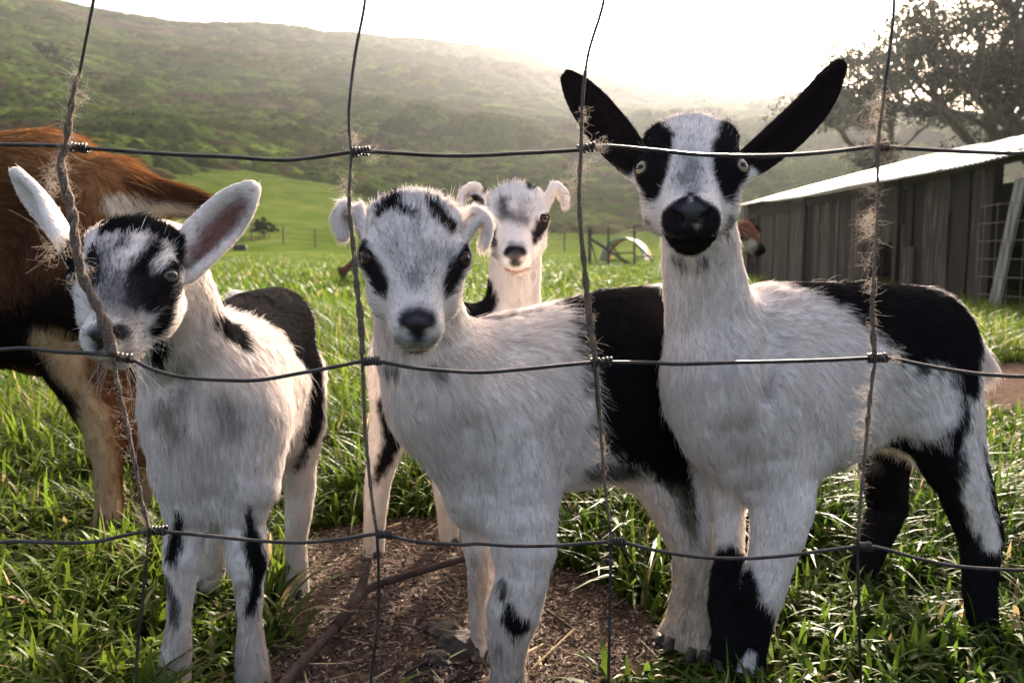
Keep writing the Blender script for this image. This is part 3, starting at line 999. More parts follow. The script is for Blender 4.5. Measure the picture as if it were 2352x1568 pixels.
def ear(B, base, mid, tip, opening, w, cup=0.9, thick=0.0031, hair=0.005, prof=None):
    """a cupped leaf-shaped ear grown from strips; opening = way the hollow faces"""
    C = spline([base, *(mid if isinstance(mid, list) else [mid]), tip], 14 // (len(mid) + 1 if isinstance(mid, list) else 2))
    T = norm(np.gradient(C, axis=0))
    n = len(C)
    cols = 12
    rows = []
    for i in range(n):
        s = i / (n - 1)
        wd = w * ((0.50 + 0.50 * math.sin(min(1, s / 0.42) * math.pi / 2)) * max(1 - max(0, (s - 0.45) / 0.55) ** 2.4, 0.06) ** 0.55 if prof is None else prof(s))
        o = norm(opening - T[i] * (opening @ T[i]))
        sd = np.cross(T[i], o)
        cu = cup * (1.25 - 0.6 * s)
        row = []
        for j in range(cols):
            a = (j / (cols - 1) * 2 - 1) * cu
            rr = wd / 2 / max(math.sin(min(cu, 1.5)), 0.2)
            row.append(C[i] + sd * math.sin(a) * rr + o * (1 - math.cos(a)) * rr)
        rows.append(row)
    th = [thick * (1.5 - 0.5 * i / (n - 1)) for i in range(n)]
    for j in range(cols):
        B.prims.append(dict(t='p', P=np.array([rows[i][j] for i in range(n)]), R=np.array(th), k=0.0045, tag='ear', nofield=True))
        if j % 4 == 1:
            for i in range(0, n - 1, 2):
                B.cone(rows[i][j], th[i], rows[i+1][j], th[i+1], 0.004, hair, T[i], tagname='ear')
                B.prims[-1]['nogeo'] = True

class Coat:
    """colour patches laid on the surface as strokes in space"""
    def __init__(s, base, V, Q):
        s.base = np.asarray(base, float)
        s.bvh = BVHTree.FromPolygons([tuple(v) for v in V.tolist()], Q.tolist())
        s.st = []
        s.muddy = 0.16
        s.wet = []
    def hit(s, x, y):
        e = Vector((0, 0, EYE))
        d = Vector(A(x, y, 1.0)) - e
        h = s.bvh.ray_cast(e, d.normalized())
        if h[0] is not None:
            return np.array(h[0])
        # off the outline: the surface point nearest to the line of sight
        best = None
        for t in np.linspace(0.5, 2.0, 60):
            q = e + d * t
            r = s.bvh.find_nearest(q)
            if r[0] is not None and (best is None or r[3] < best[0]):
                best = (r[3], np.array(r[0]))
        return best[1]
    def stroke(s, colr, rad, pts, soft=0.004, edge=0.005, nscale=90, opacity=1.0, seed=0, step=10):
        """pts picture positions along the patch; rad metres (one, or one per point)"""
        pts = np.asarray(pts, float)
        rad = np.broadcast_to(np.asarray(rad, float), (len(pts),))
        S, Rr = [], []
        for i in range(len(pts)):
            n = 1 if i == len(pts) - 1 else max(1, int(np.linalg.norm(pts[i+1] - pts[i]) / step))
            for t in np.linspace(0, 1, n, endpoint=False):
                q = pts[i] if i == len(pts) - 1 else pts[i] * (1 - t) + pts[i+1] * t
                S.append(s.hit(*q))
                Rr.append(rad[i] if i == len(pts) - 1 else rad[i] * (1 - t) + rad[i+1] * t)
        s.st.append((np.asarray(colr, float), np.array(S), np.array(Rr), soft, edge, nscale, opacity, seed))
    def ball(s, colr, c, rad, soft=0.004, edge=0.005, nscale=90, opacity=1.0, seed=0):
        s.st.append((np.asarray(colr, float), np.array([c]), np.array([rad]), soft, edge, nscale, opacity, seed))
    def colour(s, P, dither=None):
        C = np.tile(s.base, (len(P), 1)) * (1 + 0.06 * fbm(P, 25, 3, 5)[:, None])
        if s.muddy:      # mud and grass stains on the lower legs
            t = np.clip(sstep(s.muddy, 0.02, P[:, 2] + 0.05 * fbm(P, 30, 3, 9)), 0, 1)[:, None] * 0.6
            C = C * (1 - t) + np.array([0.36, 0.29, 0.20]) * t
        for colr, S, Rr, soft, edge, ns, op, seed in s.st:
            mc = S.mean(0)
            sel = np.flatnonzero(((P - mc) ** 2).sum(1) < (np.sqrt(((S - mc) ** 2).sum(1)).max() + Rr.max() + soft + edge) ** 2)
            if not len(sel):
                continue
            Ps = P[sel]
            d = np.full(len(Ps), 9.0)
            for q, r in zip(S, Rr):
                d = np.minimum(d, np.sqrt(((Ps - q) ** 2).sum(1)) - r)
            d = d + edge * fbm(Ps, ns, 3, seed + 3)
            t = sstep(soft, -soft, d)
            if dither is not None:
                t = (t > dither[sel]).astype(float) * 0.85 + t * 0.15
            C[sel] = C[sel] * (1 - t * op)[:, None] + colr * (t * op)[:, None]
        
        return C

def fur(B, V, Q, coat, parent, count, mat, lift=0.20, lmul=1.0, rad=0.00021, dens=None, seed=1, clump=0.24, frizz=0.13, pepper=0.07):
    g = np.random.default_rng(seed)
    T3 = np.vstack([Q[:, [0, 1, 2]], Q[:, [0, 2, 3]]])
    e1, e2 = V[T3[:, 1]] - V[T3[:, 0]], V[T3[:, 2]] - V[T3[:, 0]]
    nrm = np.cross(e1, e2)
    ar = np.linalg.norm(nrm, axis=1) / 2
    # smooth vertex normals
    vn = np.zeros_like(V)
    for i in range(3):
        np.add.at(vn, T3[:, i], nrm)
    vn = norm(vn)
    w = ar * (1 if dens is None else dens(V[T3].mean(1)))
    cum = np.cumsum(w)
    idx = np.searchsorted(cum, g.random(count) * cum[-1]).clip(0, len(T3) - 1)
    u, v = g.random(count), g.random(count)
    sw = u + v > 1
    u[sw], v[sw] = 1 - u[sw], 1 - v[sw]
    P = V[T3[idx, 0]] + u[:, None] * e1[idx] + v[:, None] * e2[idx]
    n = norm(vn[T3[idx, 0]] * (1 - u - v)[:, None] + vn[T3[idx, 1]] * u[:, None] + vn[T3[idx, 2]] * v[:, None])
    jig = np.stack([fbm(P, 40, 2, 81), fbm(P, 40, 2, 82), fbm(P, 40, 2, 83)], 1) * 0.022
    fl, ln, tg, tags = B.field(P + jig * sstep(0.30, 0.24, P[:, 2])[:, None])
    wob = np.stack([fbm(P, 45, 2, 11), fbm(P, 45, 2, 23), fbm(P, 45, 2, 37)], 1)
    cl = np.stack([noise(P, 220, 51), noise(P, 220, 52), noise(P, 220, 53)], 1)
    f = fl + clump * wob + 0.35 * cl + frizz * 0.5 * g.normal(size=(count, 3))
    f = norm(f - n * (f * n).sum(1)[:, None])
    lf = np.clip(lift * (1 + 0.6 * noise(P, 80, 71)) + 0.10 * g.normal(size=count), 0.04, 0.9)
    hd = tg == (tags.index('head') if 'head' in tags else -1)
    lf = np.where(hd, lf * 0.6, lf)
    L = np.where(hd, 1.2, 1.0) * ln * lmul * (0.65 + 0.5 * g.random(count)) * (1 + 0.35 * noise(P, 60, 77))
    stray = g.random(count) < 0.012
    L = np.where(stray, L * 1.7, L)
    lf = np.where(stray, lf + 0.35, lf)
    K = 5
    ts = np.linspace(0, 1, K)
    pts = np.empty((count, K, 3))
    bend = frizz * 0.35 * g.normal(size=(count, 3)) + np.array([0, 0, -0.12])
    for i, t in enumerate(ts):
        pts[:, i] = P + L[:, None] * (f * t + n * (lf * t * (1 - 0.45 * t))[:, None] + bend * (t * t * 0.5)) - n * 0.0006 * (i == 0)
    colr = coat.colour(P, g.random(count)) * (0.84 + 0.26 * g.random(count))[:, None] * (1 + 0.09 * noise(P, 260, 91))[:, None]
    pep = (g.random(count) < np.where(tg == (tags.index('head') if 'head' in tags else -1), pepper, np.where(tg == (tags.index('ear') if 'ear' in tags else -1), 0, pepper * 0.15))) & (colr.mean(1) > .3)
    colr[pep] *= (0.18 + 0.35 * g.random(pep.sum()))[:, None]
    hc = bpy.data.hair_curves.new('fur')
    hc.add_curves([K] * count)
    hc.attributes['position'].data.foreach_set('vector', pts.astype(np.float32).ravel())
    ra = hc.attributes.get('radius') or hc.attributes.new('radius', 'FLOAT', 'POINT')
    rr = rad * (0.7 + 0.6 * g.random(count))[:, None] * (1 - 0.82 * ts[None, :] ** 1.5)
    ra.data.foreach_set('value', rr.astype(np.float32).ravel())
    ca = hc.attributes.new('coat', 'FLOAT_COLOR', 'CURVE')
    c4 = np.ones((count, 4), np.float32)
    c4[:, :3] = np.clip(colr, 0.004, 1)
    ca.data.foreach_set('color', c4.ravel())
    o = link('fur', hc, mat, parent)
    return o
def strands(name, curves, rad, mat, parent=None):
    """a handful of loose hairs or fibres: list of point arrays of equal length"""
    K = len(curves[0])
    hc = bpy.data.hair_curves.new(name)
    hc.add_curves([K] * len(curves))
    hc.attributes['position'].data.foreach_set('vector', np.asarray(curves, np.float32).ravel())
    ra = hc.attributes.get('radius') or hc.attributes.new('radius', 'FLOAT', 'POINT')
    t = np.linspace(0, 1, K)
    ra.data.foreach_set('value', np.tile(rad * (1 - 0.6 * t), len(curves)).astype(np.float32))
    return link(name, hc, mat, parent)

WHITE, BLACK, GREY = (0.88, 0.795, 0.745), (0.012, 0.011, 0.012), (0.10, 0.10, 0.11)
SKIN, PINK, TAN = (0.022, 0.017, 0.019), (0.42, 0.22, 0.20), (0.46, 0.37, 0.26)
m_whisk = noisy_mat('whisker_hair', [(0.3, (0.55, 0.53, 0.50)), (0.7, (0.75, 0.73, 0.70))], 30, .5, 0)
m_coat = attr_mat('goat_skin', 'coat', 0.85, 0.15)
def _wet(m):
    nt = m.node_tree
    at = N_(nt, 'ShaderNodeAttribute', attribute_name='wet')
    mr = N_(nt, 'ShaderNodeMapRange')
    mr.inputs[3].default_value, mr.inputs[4].default_value = 0.85, 0.45
    nt.links.new(at.outputs['Fac'], mr.inputs[0])
    nt.links.new(mr.outputs[0], nt.nodes['Principled BSDF'].inputs['Roughness'])
    m2 = N_(nt, 'ShaderNodeMapRange')
    m2.inputs[3].default_value, m2.inputs[4].default_value = 0.0, 0.5
    nt.links.new(at.outputs['Fac'], m2.inputs[0])
    nt.links.new(m2.outputs[0], nt.nodes['Principled BSDF'].inputs['Specular IOR Level'])
_wet(m_coat)
def hair_mat(name, trans=0.24, gloss=0.006):
    m = bpy.data.materials.new(name)
    m.use_nodes = True
    nt = m.node_tree
    nt.nodes.remove(nt.nodes['Principled BSDF'])
    at = N_(nt, 'ShaderNodeAttribute', attribute_name='coat')
    di, tr, gl = nt.nodes.new('ShaderNodeBsdfDiffuse'), nt.nodes.new('ShaderNodeBsdfTranslucent'), nt.nodes.new('ShaderNodeBsdfGlossy')
    gl.inputs['Roughness'].default_value = 0.45
    nt.links.new(at.outputs['Color'], di.inputs[0]); nt.links.new(at.outputs['Color'], tr.inputs[0])
    m1, m2 = nt.nodes.new('ShaderNodeMixShader'), nt.nodes.new('ShaderNodeMixShader')
    m1.inputs[0].default_value, m2.inputs[0].default_value = trans, gloss
    nt.links.new(di.outputs[0], m1.inputs[1]); nt.links.new(tr.outputs[0], m1.inputs[2])
    nt.links.new(m1.outputs[0], m2.inputs[1]); nt.links.new(gl.outputs[0], m2.inputs[2])
    nt.links.new(m2.outputs[0], nt.nodes['Material Output'].inputs[0])
    return m
m_fur = hair_mat('goat_fur')
m_lid = noisy_mat('eyelid_skin', [(0.3, (0.010, 0.008, 0.008)), (0.7, (0.024, 0.018, 0.018))], 300, 0.65, 0.2, spec=.15)
m_hoof = noisy_mat('hoof_horn', [(0.3, (0.02, 0.016, 0.012)), (0.7, (0.09, 0.07, 0.05))], 60, 0.5, 0.3)

def hoof(B_parent, p, fwd, size=0.015):
    """two claws side by side"""
    mb = MB()
    f = norm(np.array([fwd[0], fwd[1], 0.0]))
    sd = np.array([-f[1], f[0], 0])
    for sg in (-1, 1):
        c = np.array([p[0], p[1], 0]) + sd * sg * size * 0.47
        ringz = [(0.0, 1.0, 0.12), (0.2, 0.97, 0.08), (0.55, 0.86, -0.02), (0.8, 0.7, -0.10)]
        V, Fq, n = [], [], 10
        for z, r, off in ringz:
            for j in range(n):
                a = 2 * math.pi * j / n
                V.append(c + f * (math.cos(a) * size * 0.95 * r * (1.15 if math.cos(a) > 0 else 0.9) + off * size) + sd * math.sin(a) * size * 0.46 * r + np.array([0, 0, z * size + p[2]]))
        for i in range(len(ringz) - 1):
            for j in range(n):
                Fq.append((i*n+j, i*n+(j+1) % n, (i+1)*n+(j+1) % n, (i+1)*n+j))
        Fq += [tuple(range(n - 1, -1, -1)), tuple((len(ringz)-1)*n + j for j in range(n))]
        mb.add(V, Fq)
    return mb.build('hoof', m_hoof, B_parent, True)

def finish(name, B, base, paint, label, cat, group, n_fur, root_at, lmul=0.8, rad=0.00021, seed=1, dens=None, lift=0.20):
    V, Q = B.mesh()
    root = empty(name, root_at)
    bpy.context.view_layer.update()
    tag(root, label, cat, group)
    c = Coat(base, V, Q)
    paint(c)
    o = np.asarray(root_at, float)
    me = mesh_of('body', V - o, Q)
    vcol(me, 'coat', np.clip(c.colour(V), 0.004, 1))
    wet = np.zeros(len(V))
    for q, r in c.wet:
        wet = np.maximum(wet, sstep(r, r * .7, np.sqrt(((V - q) ** 2).sum(1))))
    me.attributes.new('wet', 'FLOAT', 'POINT').data.foreach_set('value', wet.astype(np.float32))
    link('body', me, m_coat, root)
    if n_fur:
        f = fur(B, V, Q, c, root, n_fur, m_fur, lmul=lmul, rad=rad, seed=seed, dens=dens, lift=lift)
        f.matrix_parent_inverse = Matrix.Translation(-Vector(root_at))
    root_bvh[root.name] = c.bvh
    return root, V, Q, c
root_bvh = {}
def fix_parent(root):
    """children built in world space keep their place under a moved root"""
    for ch in root.children:
        if ch.name.split('.')[0] in ('hoof', 'whiskers'):
            ch.matrix_parent_inverse = Matrix.Translation(-root.location)
GROUP = 'goat kids crowding the wire fence'
def shrink(B, by):
    for p in B.prims:
        if p['tag'] == 'body':
            if p['t'] == 'p':
                p['R'] = np.where(p['R'] < .04, np.maximum(p['R'] - .0028, .0105), p['R'] - by)
            elif p['t'] == 'c':
                p['ra'], p['rb'] = p['ra'] - by, p['rb'] - by

def K(ox, oy, k):
    return lambda *pts: [(ox + k * x, oy + k * y) for x, y in pts]
def paint_right(c, H):
    h, l, b = K(1373.5, 216.4, .27), K(1411, 940.7, .4003), K(1448.7, 583, .628)
    D = (0.014, 0.011, 0.012)
    c.stroke(D, [.020, .024, .022, .018, .013], h((430, 345), (455, 450), (435, 570), (455, 700), (465, 810)), edge=.003)
    c.stroke(D, [.020, .024, .022, .018, .013], h((1210, 340), (1180, 450), (1150, 570), (1110, 700), (1110, 800)), edge=.003)
    c.stroke(D, .008, h((360, 360), (310, 480), (280, 560)), edge=.003)
    c.stroke(D, .010, h((1290, 350), (1330, 460)), edge=.003)
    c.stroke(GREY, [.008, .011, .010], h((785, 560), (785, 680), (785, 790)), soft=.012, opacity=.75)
    c.stroke(SKIN, [.006, .013, .016], h((785, 850), (785, 920), (785, 980)), edge=.003)
    c.stroke(SKIN, [.016, .020, .016], h((610, 1080), (785, 1080), (960, 1080)), edge=.003)
    c.stroke(SKIN, .016, h((660, 1280), (785, 1300), (920, 1280)), edge=.003)
    c.stroke(SKIN, .005, h((640, 1400), (700, 1420)), edge=.003); c.stroke(SKIN, .005, h((890, 1420), (915, 1410)), edge=.003)
    c.stroke(WHITE, .0018, h((850, 1095), (830, 1120)), soft=.003, edge=.004, opacity=.45)
    c.stroke((.042, .038, .046), [.006, .008, .006], h((690, 985), (785, 985), (880, 985)), soft=.003, edge=.001)  # nose pad lightened and blued: its sheen is painted into the colour
    c.stroke(WHITE, .0022, h((786, 880), (790, 900)), soft=.002, opacity=.7)
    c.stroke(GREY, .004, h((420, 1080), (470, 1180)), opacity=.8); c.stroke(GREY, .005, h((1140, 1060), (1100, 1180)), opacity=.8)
    for e in ([(1445, 330), (1400, 300), (1350, 250), (1310, 195)], [(1745, 325), (1800, 300), (1860, 250), (1920, 175)]):
        c.stroke((0.014, 0.010, 0.010), [.026, .034, .036, .034], e, edge=.002)
    for e in ([(1452, 372), (1410, 345), (1375, 318)], [(1748, 368), (1790, 350), (1835, 320)]):
        c.stroke((0.014, 0.010, 0.010), .016, e, edge=.002)
    c.stroke(BLACK, [.010, .022, .034], [(1790, 650), (1860, 655), (1940, 670)], soft=.014, edge=.016)
    c.stroke(BLACK, [.056, .078, .074], [(2010, 680), (2090, 710), (2160, 740)], soft=.014, edge=.016)
    c.stroke(BLACK, [.050, .030], [(2170, 800), (2215, 860)], soft=.006, edge=.01)
    c.stroke(BLACK, [.016, .022, .026, .022, .022, .020], b((960, 690), (1010, 700), (1090, 740), (1120, 850), (1170, 1000), (1200, 1130)), soft=.006, edge=.01)
    c.stroke(BLACK, .045, b((1255, 1200), (1270, 1350), (1280, 1560)), soft=.006, edge=.01)
    c.stroke(BLACK, .012, b((1215, 560), (1205, 680)), soft=.006, edge=.008)
    c.stroke(BLACK, .045, [(2170, 1040), (2215, 1110), (2245, 1200), (2250, 1290)], soft=.006, edge=.01)
    c.stroke(WHITE, [.022, .030, .026], b((1130, 480), (1110, 560), (1080, 620)), soft=.014, edge=.016)
    c.stroke(WHITE, [.010, .015, .017, .016, .012], [(2230, 1000), (2246, 1060), (2246, 1130), (2262, 1190), (2280, 1245)], soft=.006, edge=.008)
    c.stroke(BLACK, .055, b((900, 860), (930, 950), (900, 1100), (790, 1300)), soft=.006, edge=.006)
    c.stroke(GREY, .008, b((890, 770), (820, 810)), soft=.01, opacity=.8)
    c.stroke(BLACK, .024, l((650, 900), (630, 1100), (650, 1300), (640, 1540)), soft=.005, edge=.006)
    c.stroke(BLACK, [.010, .020, .025, .024, .020], l((760, 960), (750, 1120), (790, 1220), (820, 1330), (800, 1450)), soft=.005, edge=.007)
    c.stroke(BLACK, .012, l((850, 1450), (840, 1570)), soft=.004, edge=.006)
    c.stroke(WHITE, [.004, .009, .010], l((785, 1400), (765, 1480), (755, 1570)), soft=.003, edge=.004)
    c.stroke((.30, .27, .24), .010, [(1672, 725), (1685, 850), (1690, 960)], soft=.02, opacity=.10)
def paint_centre(c, H):
    h, l, f = K(733.8, 376.3, .33), K(1411, 940.7, .4003), K(940.7, 940.7, .4003)
    c.stroke(SKIN, [.007, .009, .010, .010, .004], h((285, 540), (315, 640), (370, 740), (415, 820), (455, 920)), edge=.003)
    c.stroke(SKIN, [.006, .008, .010, .009, .004], h((1025, 580), (995, 670), (950, 760), (910, 840), (880, 910)), edge=.003)
    c.stroke(BLACK, [.005, .008, .007], h((410, 340), (480, 290), (530, 240)), edge=.004)
    c.stroke(BLACK, .005, h((560, 310), (640, 340)), edge=.004)
    c.stroke((.03, .024, .02), [.007, .010, .010], h((790, 290), (840, 355), (905, 425)), edge=.004)
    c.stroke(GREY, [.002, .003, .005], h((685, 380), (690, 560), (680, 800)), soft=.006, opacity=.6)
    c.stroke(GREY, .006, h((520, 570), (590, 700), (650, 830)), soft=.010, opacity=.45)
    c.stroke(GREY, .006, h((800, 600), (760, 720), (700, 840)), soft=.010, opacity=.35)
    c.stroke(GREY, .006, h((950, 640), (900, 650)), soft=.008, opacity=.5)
    c.stroke(SKIN, .007, h((600, 1030), (690, 1010), (770, 1030)), soft=.006, opacity=.65)
    c.stroke((.040, .034, .037), [.009, .012, .009], h((615, 1085), (685, 1090), (755, 1085)), edge=.001)
    c.stroke(SKIN, .007, h((685, 1160), (690, 1190)), edge=.002)
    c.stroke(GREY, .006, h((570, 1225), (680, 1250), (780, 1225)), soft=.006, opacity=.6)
    c.stroke((.16, .10, .09), .0018, h((525, 1215), (570, 1275), (640, 1305), (740, 1300), (800, 1240)), soft=.002, edge=.001, opacity=.8)
    c.stroke(PINK, .0026, h((590, 1300), (660, 1315), (735, 1306)), soft=.002, edge=.001, opacity=.9)
    c.stroke(GREY, .007, h((480, 1420), (520, 1440)), soft=.006, opacity=.8); c.stroke(GREY, .006, h((830, 1450), (800, 1440)), soft=.006, opacity=.7)
    c.stroke(BLACK, .004, [(1110, 733), (1160, 728), (1240, 712)], soft=.008, edge=.008, opacity=.7)
    c.stroke(BLACK, [.010, .040, .055], [(1290, 690), (1380, 700), (1470, 700)], soft=.016, edge=.016)
    c.stroke(BLACK, [.050, .075, .075], [(1410, 780), (1470, 830), (1520, 940)], soft=.016, edge=.018)
    c.stroke(BLACK, [.045, .055], [(1450, 960), (1540, 1010)], soft=.016, edge=.018)
    c.stroke(BLACK, .016, [(1370, 1085), (1440, 1085)], soft=.008, edge=.01, opacity=.8)
    c.stroke(BLACK, [.022, .014, .010, .006], l((340, 320), (390, 480), (430, 640), (470, 760)), soft=.006, edge=.008)
    c.stroke(TAN, .030, l((300, 600), (420, 900), (400, 1150), (330, 1400)), soft=.02, opacity=.5)
    c.stroke((.22, .16, .08), .006, l((440, 960), (420, 1120)), soft=.006, opacity=.6)
    c.stroke(TAN, .030, l((520, 900), (520, 1200), (480, 1500)), soft=.02, opacity=.35)
    c.stroke(BLACK, .005, f((530, 1000), (540, 1060)), soft=.005, edge=.006, opacity=.9)
    c.stroke(BLACK, [.006, .011, .010], f((570, 1140), (600, 1220), (645, 1245)), soft=.004, edge=.007)
    c.stroke(BLACK, .004, f((520, 1350), (515, 1380)), soft=.005, edge=.005, opacity=.7)
    c.stroke((.20, .15, .09), .012, f((400, 900), (430, 1080)), soft=.012, opacity=.6)
def paint_back(c, H):
    h = K(733.8, 376.3, .33)
    c.stroke(SKIN, [.009, .011, .010, .010, .008], h((1085, 250), (1100, 340), (1140, 390), (1190, 480), (1210, 540)), edge=.004)
    c.stroke(SKIN, [.008, .011, .010, .006], h((1590, 380), (1550, 430), (1515, 490), (1500, 530)), edge=.004)
    c.stroke((.04, .04, .05), .009, h((1265, 270), (1285, 340)), soft=.009, opacity=.9); c.stroke(GREY, .009, h((1320, 370), (1420, 390)), soft=.010, opacity=.8)
    c.stroke(GREY, .006, h((1440, 270), (1400, 380)), soft=.010, opacity=.6)
    c.stroke(BLACK, [.008, .012, .012, .009], h((1170, 150), (1290, 85), (1400, 90), (1480, 150)), edge=.005)
    c.stroke(WHITE, .007, h((1330, 110), (1360, 160)), edge=.005)
    c.stroke(SKIN, .010, h((1315, 605), (1360, 600), (1405, 605)), edge=.002); c.stroke(SKIN, .008, h((1362, 650), (1365, 690)), edge=.002)
    c.stroke(SKIN, .008, h((1330, 570), (1390, 570)), soft=.006, opacity=.6)
    c.stroke(PINK, .0055, h((1310, 742), (1370, 755), (1430, 742)), soft=.003, edge=.002, opacity=.9)
    c.stroke(BLACK, .05, [(1085, 690), (1000, 700), (930, 760)], edge=.01)
    c.stroke(BLACK, [.014, .016, .012, .008], [(880, 930), (905, 1010), (885, 1060), (865, 1100)], soft=.006, edge=.006)
    c.stroke((.06, .055, .05), .008, h((1230, 660), (1210, 560)), soft=.008, opacity=.7)
def paint_left(c, H):
    h, b, e = K(169.3, 451.6, .276), K(0, 799.6, .49), K(0, 329.3, .33)
    c.stroke(BLACK, [.013, .019, .020, .018, .012], h((320, 250), (450, 190), (600, 190), (740, 240), (860, 320)), edge=.006)
    c.stroke(BLACK, .013, [(160, 650), (166, 600), (185, 560)], edge=.004)
    c.stroke(BLACK, .008, h((150, 480), (165, 600), (195, 700)), edge=.004)
    c.stroke(BLACK, .005, h((400, 300), (400, 400)), soft=.006, edge=.004)
    c.stroke(BLACK, [.006, .009, .011, .011, .010], h((690, 390), (610, 510), (545, 620), (520, 760), (500, 880)), soft=.005, edge=.005)
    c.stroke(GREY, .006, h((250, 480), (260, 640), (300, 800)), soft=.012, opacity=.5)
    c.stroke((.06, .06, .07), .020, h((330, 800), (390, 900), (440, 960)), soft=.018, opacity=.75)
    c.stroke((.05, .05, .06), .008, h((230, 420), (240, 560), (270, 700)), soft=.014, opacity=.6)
    c.stroke(BLACK, [.008, .010, .008, .007], h((860, 350), (870, 430), (880, 520), (840, 600)), edge=.003)
    c.stroke(SKIN, [.009, .013, .014, .009], h((770, 680), (720, 740), (690, 810), (650, 890)), edge=.003)
    c.stroke(BLACK, [.003, .004, .008, .008], h((870, 740), (810, 900), (745, 1050), (685, 1120)), soft=.004, edge=.004)
    c.stroke(SKIN, .008, h((190, 1150), (210, 1220)), edge=.002); c.stroke(SKIN, .008, h((260, 1150), (330, 1140), (385, 1125)), edge=.002)
    c.stroke(GREY, .005, h((430, 1150), (440, 1220)), soft=.008, opacity=.5)
    c.stroke(PINK, .0035, h((220, 1370), (360, 1370)), soft=.002, edge=.001, opacity=.8); c.stroke(PINK, .003, h((440, 1310)), soft=.003, opacity=.7)
    c.stroke(BLACK, .009, h((740, 1240), (690, 1330)), edge=.003)
    c.stroke((.42, .33, .30), [.010, .016, .016, .012], e((1690, 430), (1600, 540), (1500, 640), (1400, 760)), soft=.006, edge=.003, opacity=.9)  # inner ear: pinkish skin, with its shading and red backlit glow painted in
    c.stroke((.20, .075, .06), [.006, .011, .010, .007], e((1660, 450), (1580, 560), (1480, 660), (1400, 760)), soft=.006, edge=.003, opacity=.9)
    c.stroke((.12, .06, .05), .007, e((1370, 800), (1310, 860)), soft=.006, opacity=.8)
    c.stroke((.20, .16, .11), .014, b((780, 300), (800, 360)), soft=.012, opacity=.6)
    c.stroke(GREY, .010, b((1050, 240), (1110, 360)), soft=.014, opacity=.5)
    c.stroke(GREY, .008, b((870, 60), (860, 200)), soft=.014, opacity=.35)
    c.stroke(BLACK, [.012, .020], [(505, 730), (550, 768)], soft=.006, edge=.010)
    c.stroke(BLACK, [.052, .066, .058], [(560, 690), (640, 680), (690, 750)], soft=.006, edge=.010)
    c.stroke(BLACK, [.020, .020, .018, .014], [(715, 800), (725, 880), (728, 960), (715, 1010)], soft=.006, edge=.010)
    c.stroke(WHITE, [.018, .030, .030], [(590, 775), (630, 840), (650, 900)], soft=.006, edge=.010)
    c.stroke(BLACK, .008, [(705, 1020), (685, 1070)], soft=.006, edge=.006, opacity=.9)
    c.stroke(BLACK, [.003, .008, .009], b((835, 780), (820, 900), (800, 970)), soft=.004, edge=.005)
    c.stroke(BLACK, [.006, .006, .005], b((780, 1080), (812, 1180), (822, 1290)), soft=.004, edge=.004, opacity=.85)
    c.stroke(BLACK, [.003, .009, .011, .008, .005], b((1160, 740), (1175, 900), (1225, 1020), (1195, 1150), (1160, 1240)), soft=.004, edge=.005)
    c.stroke((.18, .13, .08), .005, b((1130, 1105), (1100, 1135)), soft=.005, opacity=.6)
PAINT = dict(right=paint_right, centre=paint_centre, back=paint_back, left=paint_left)

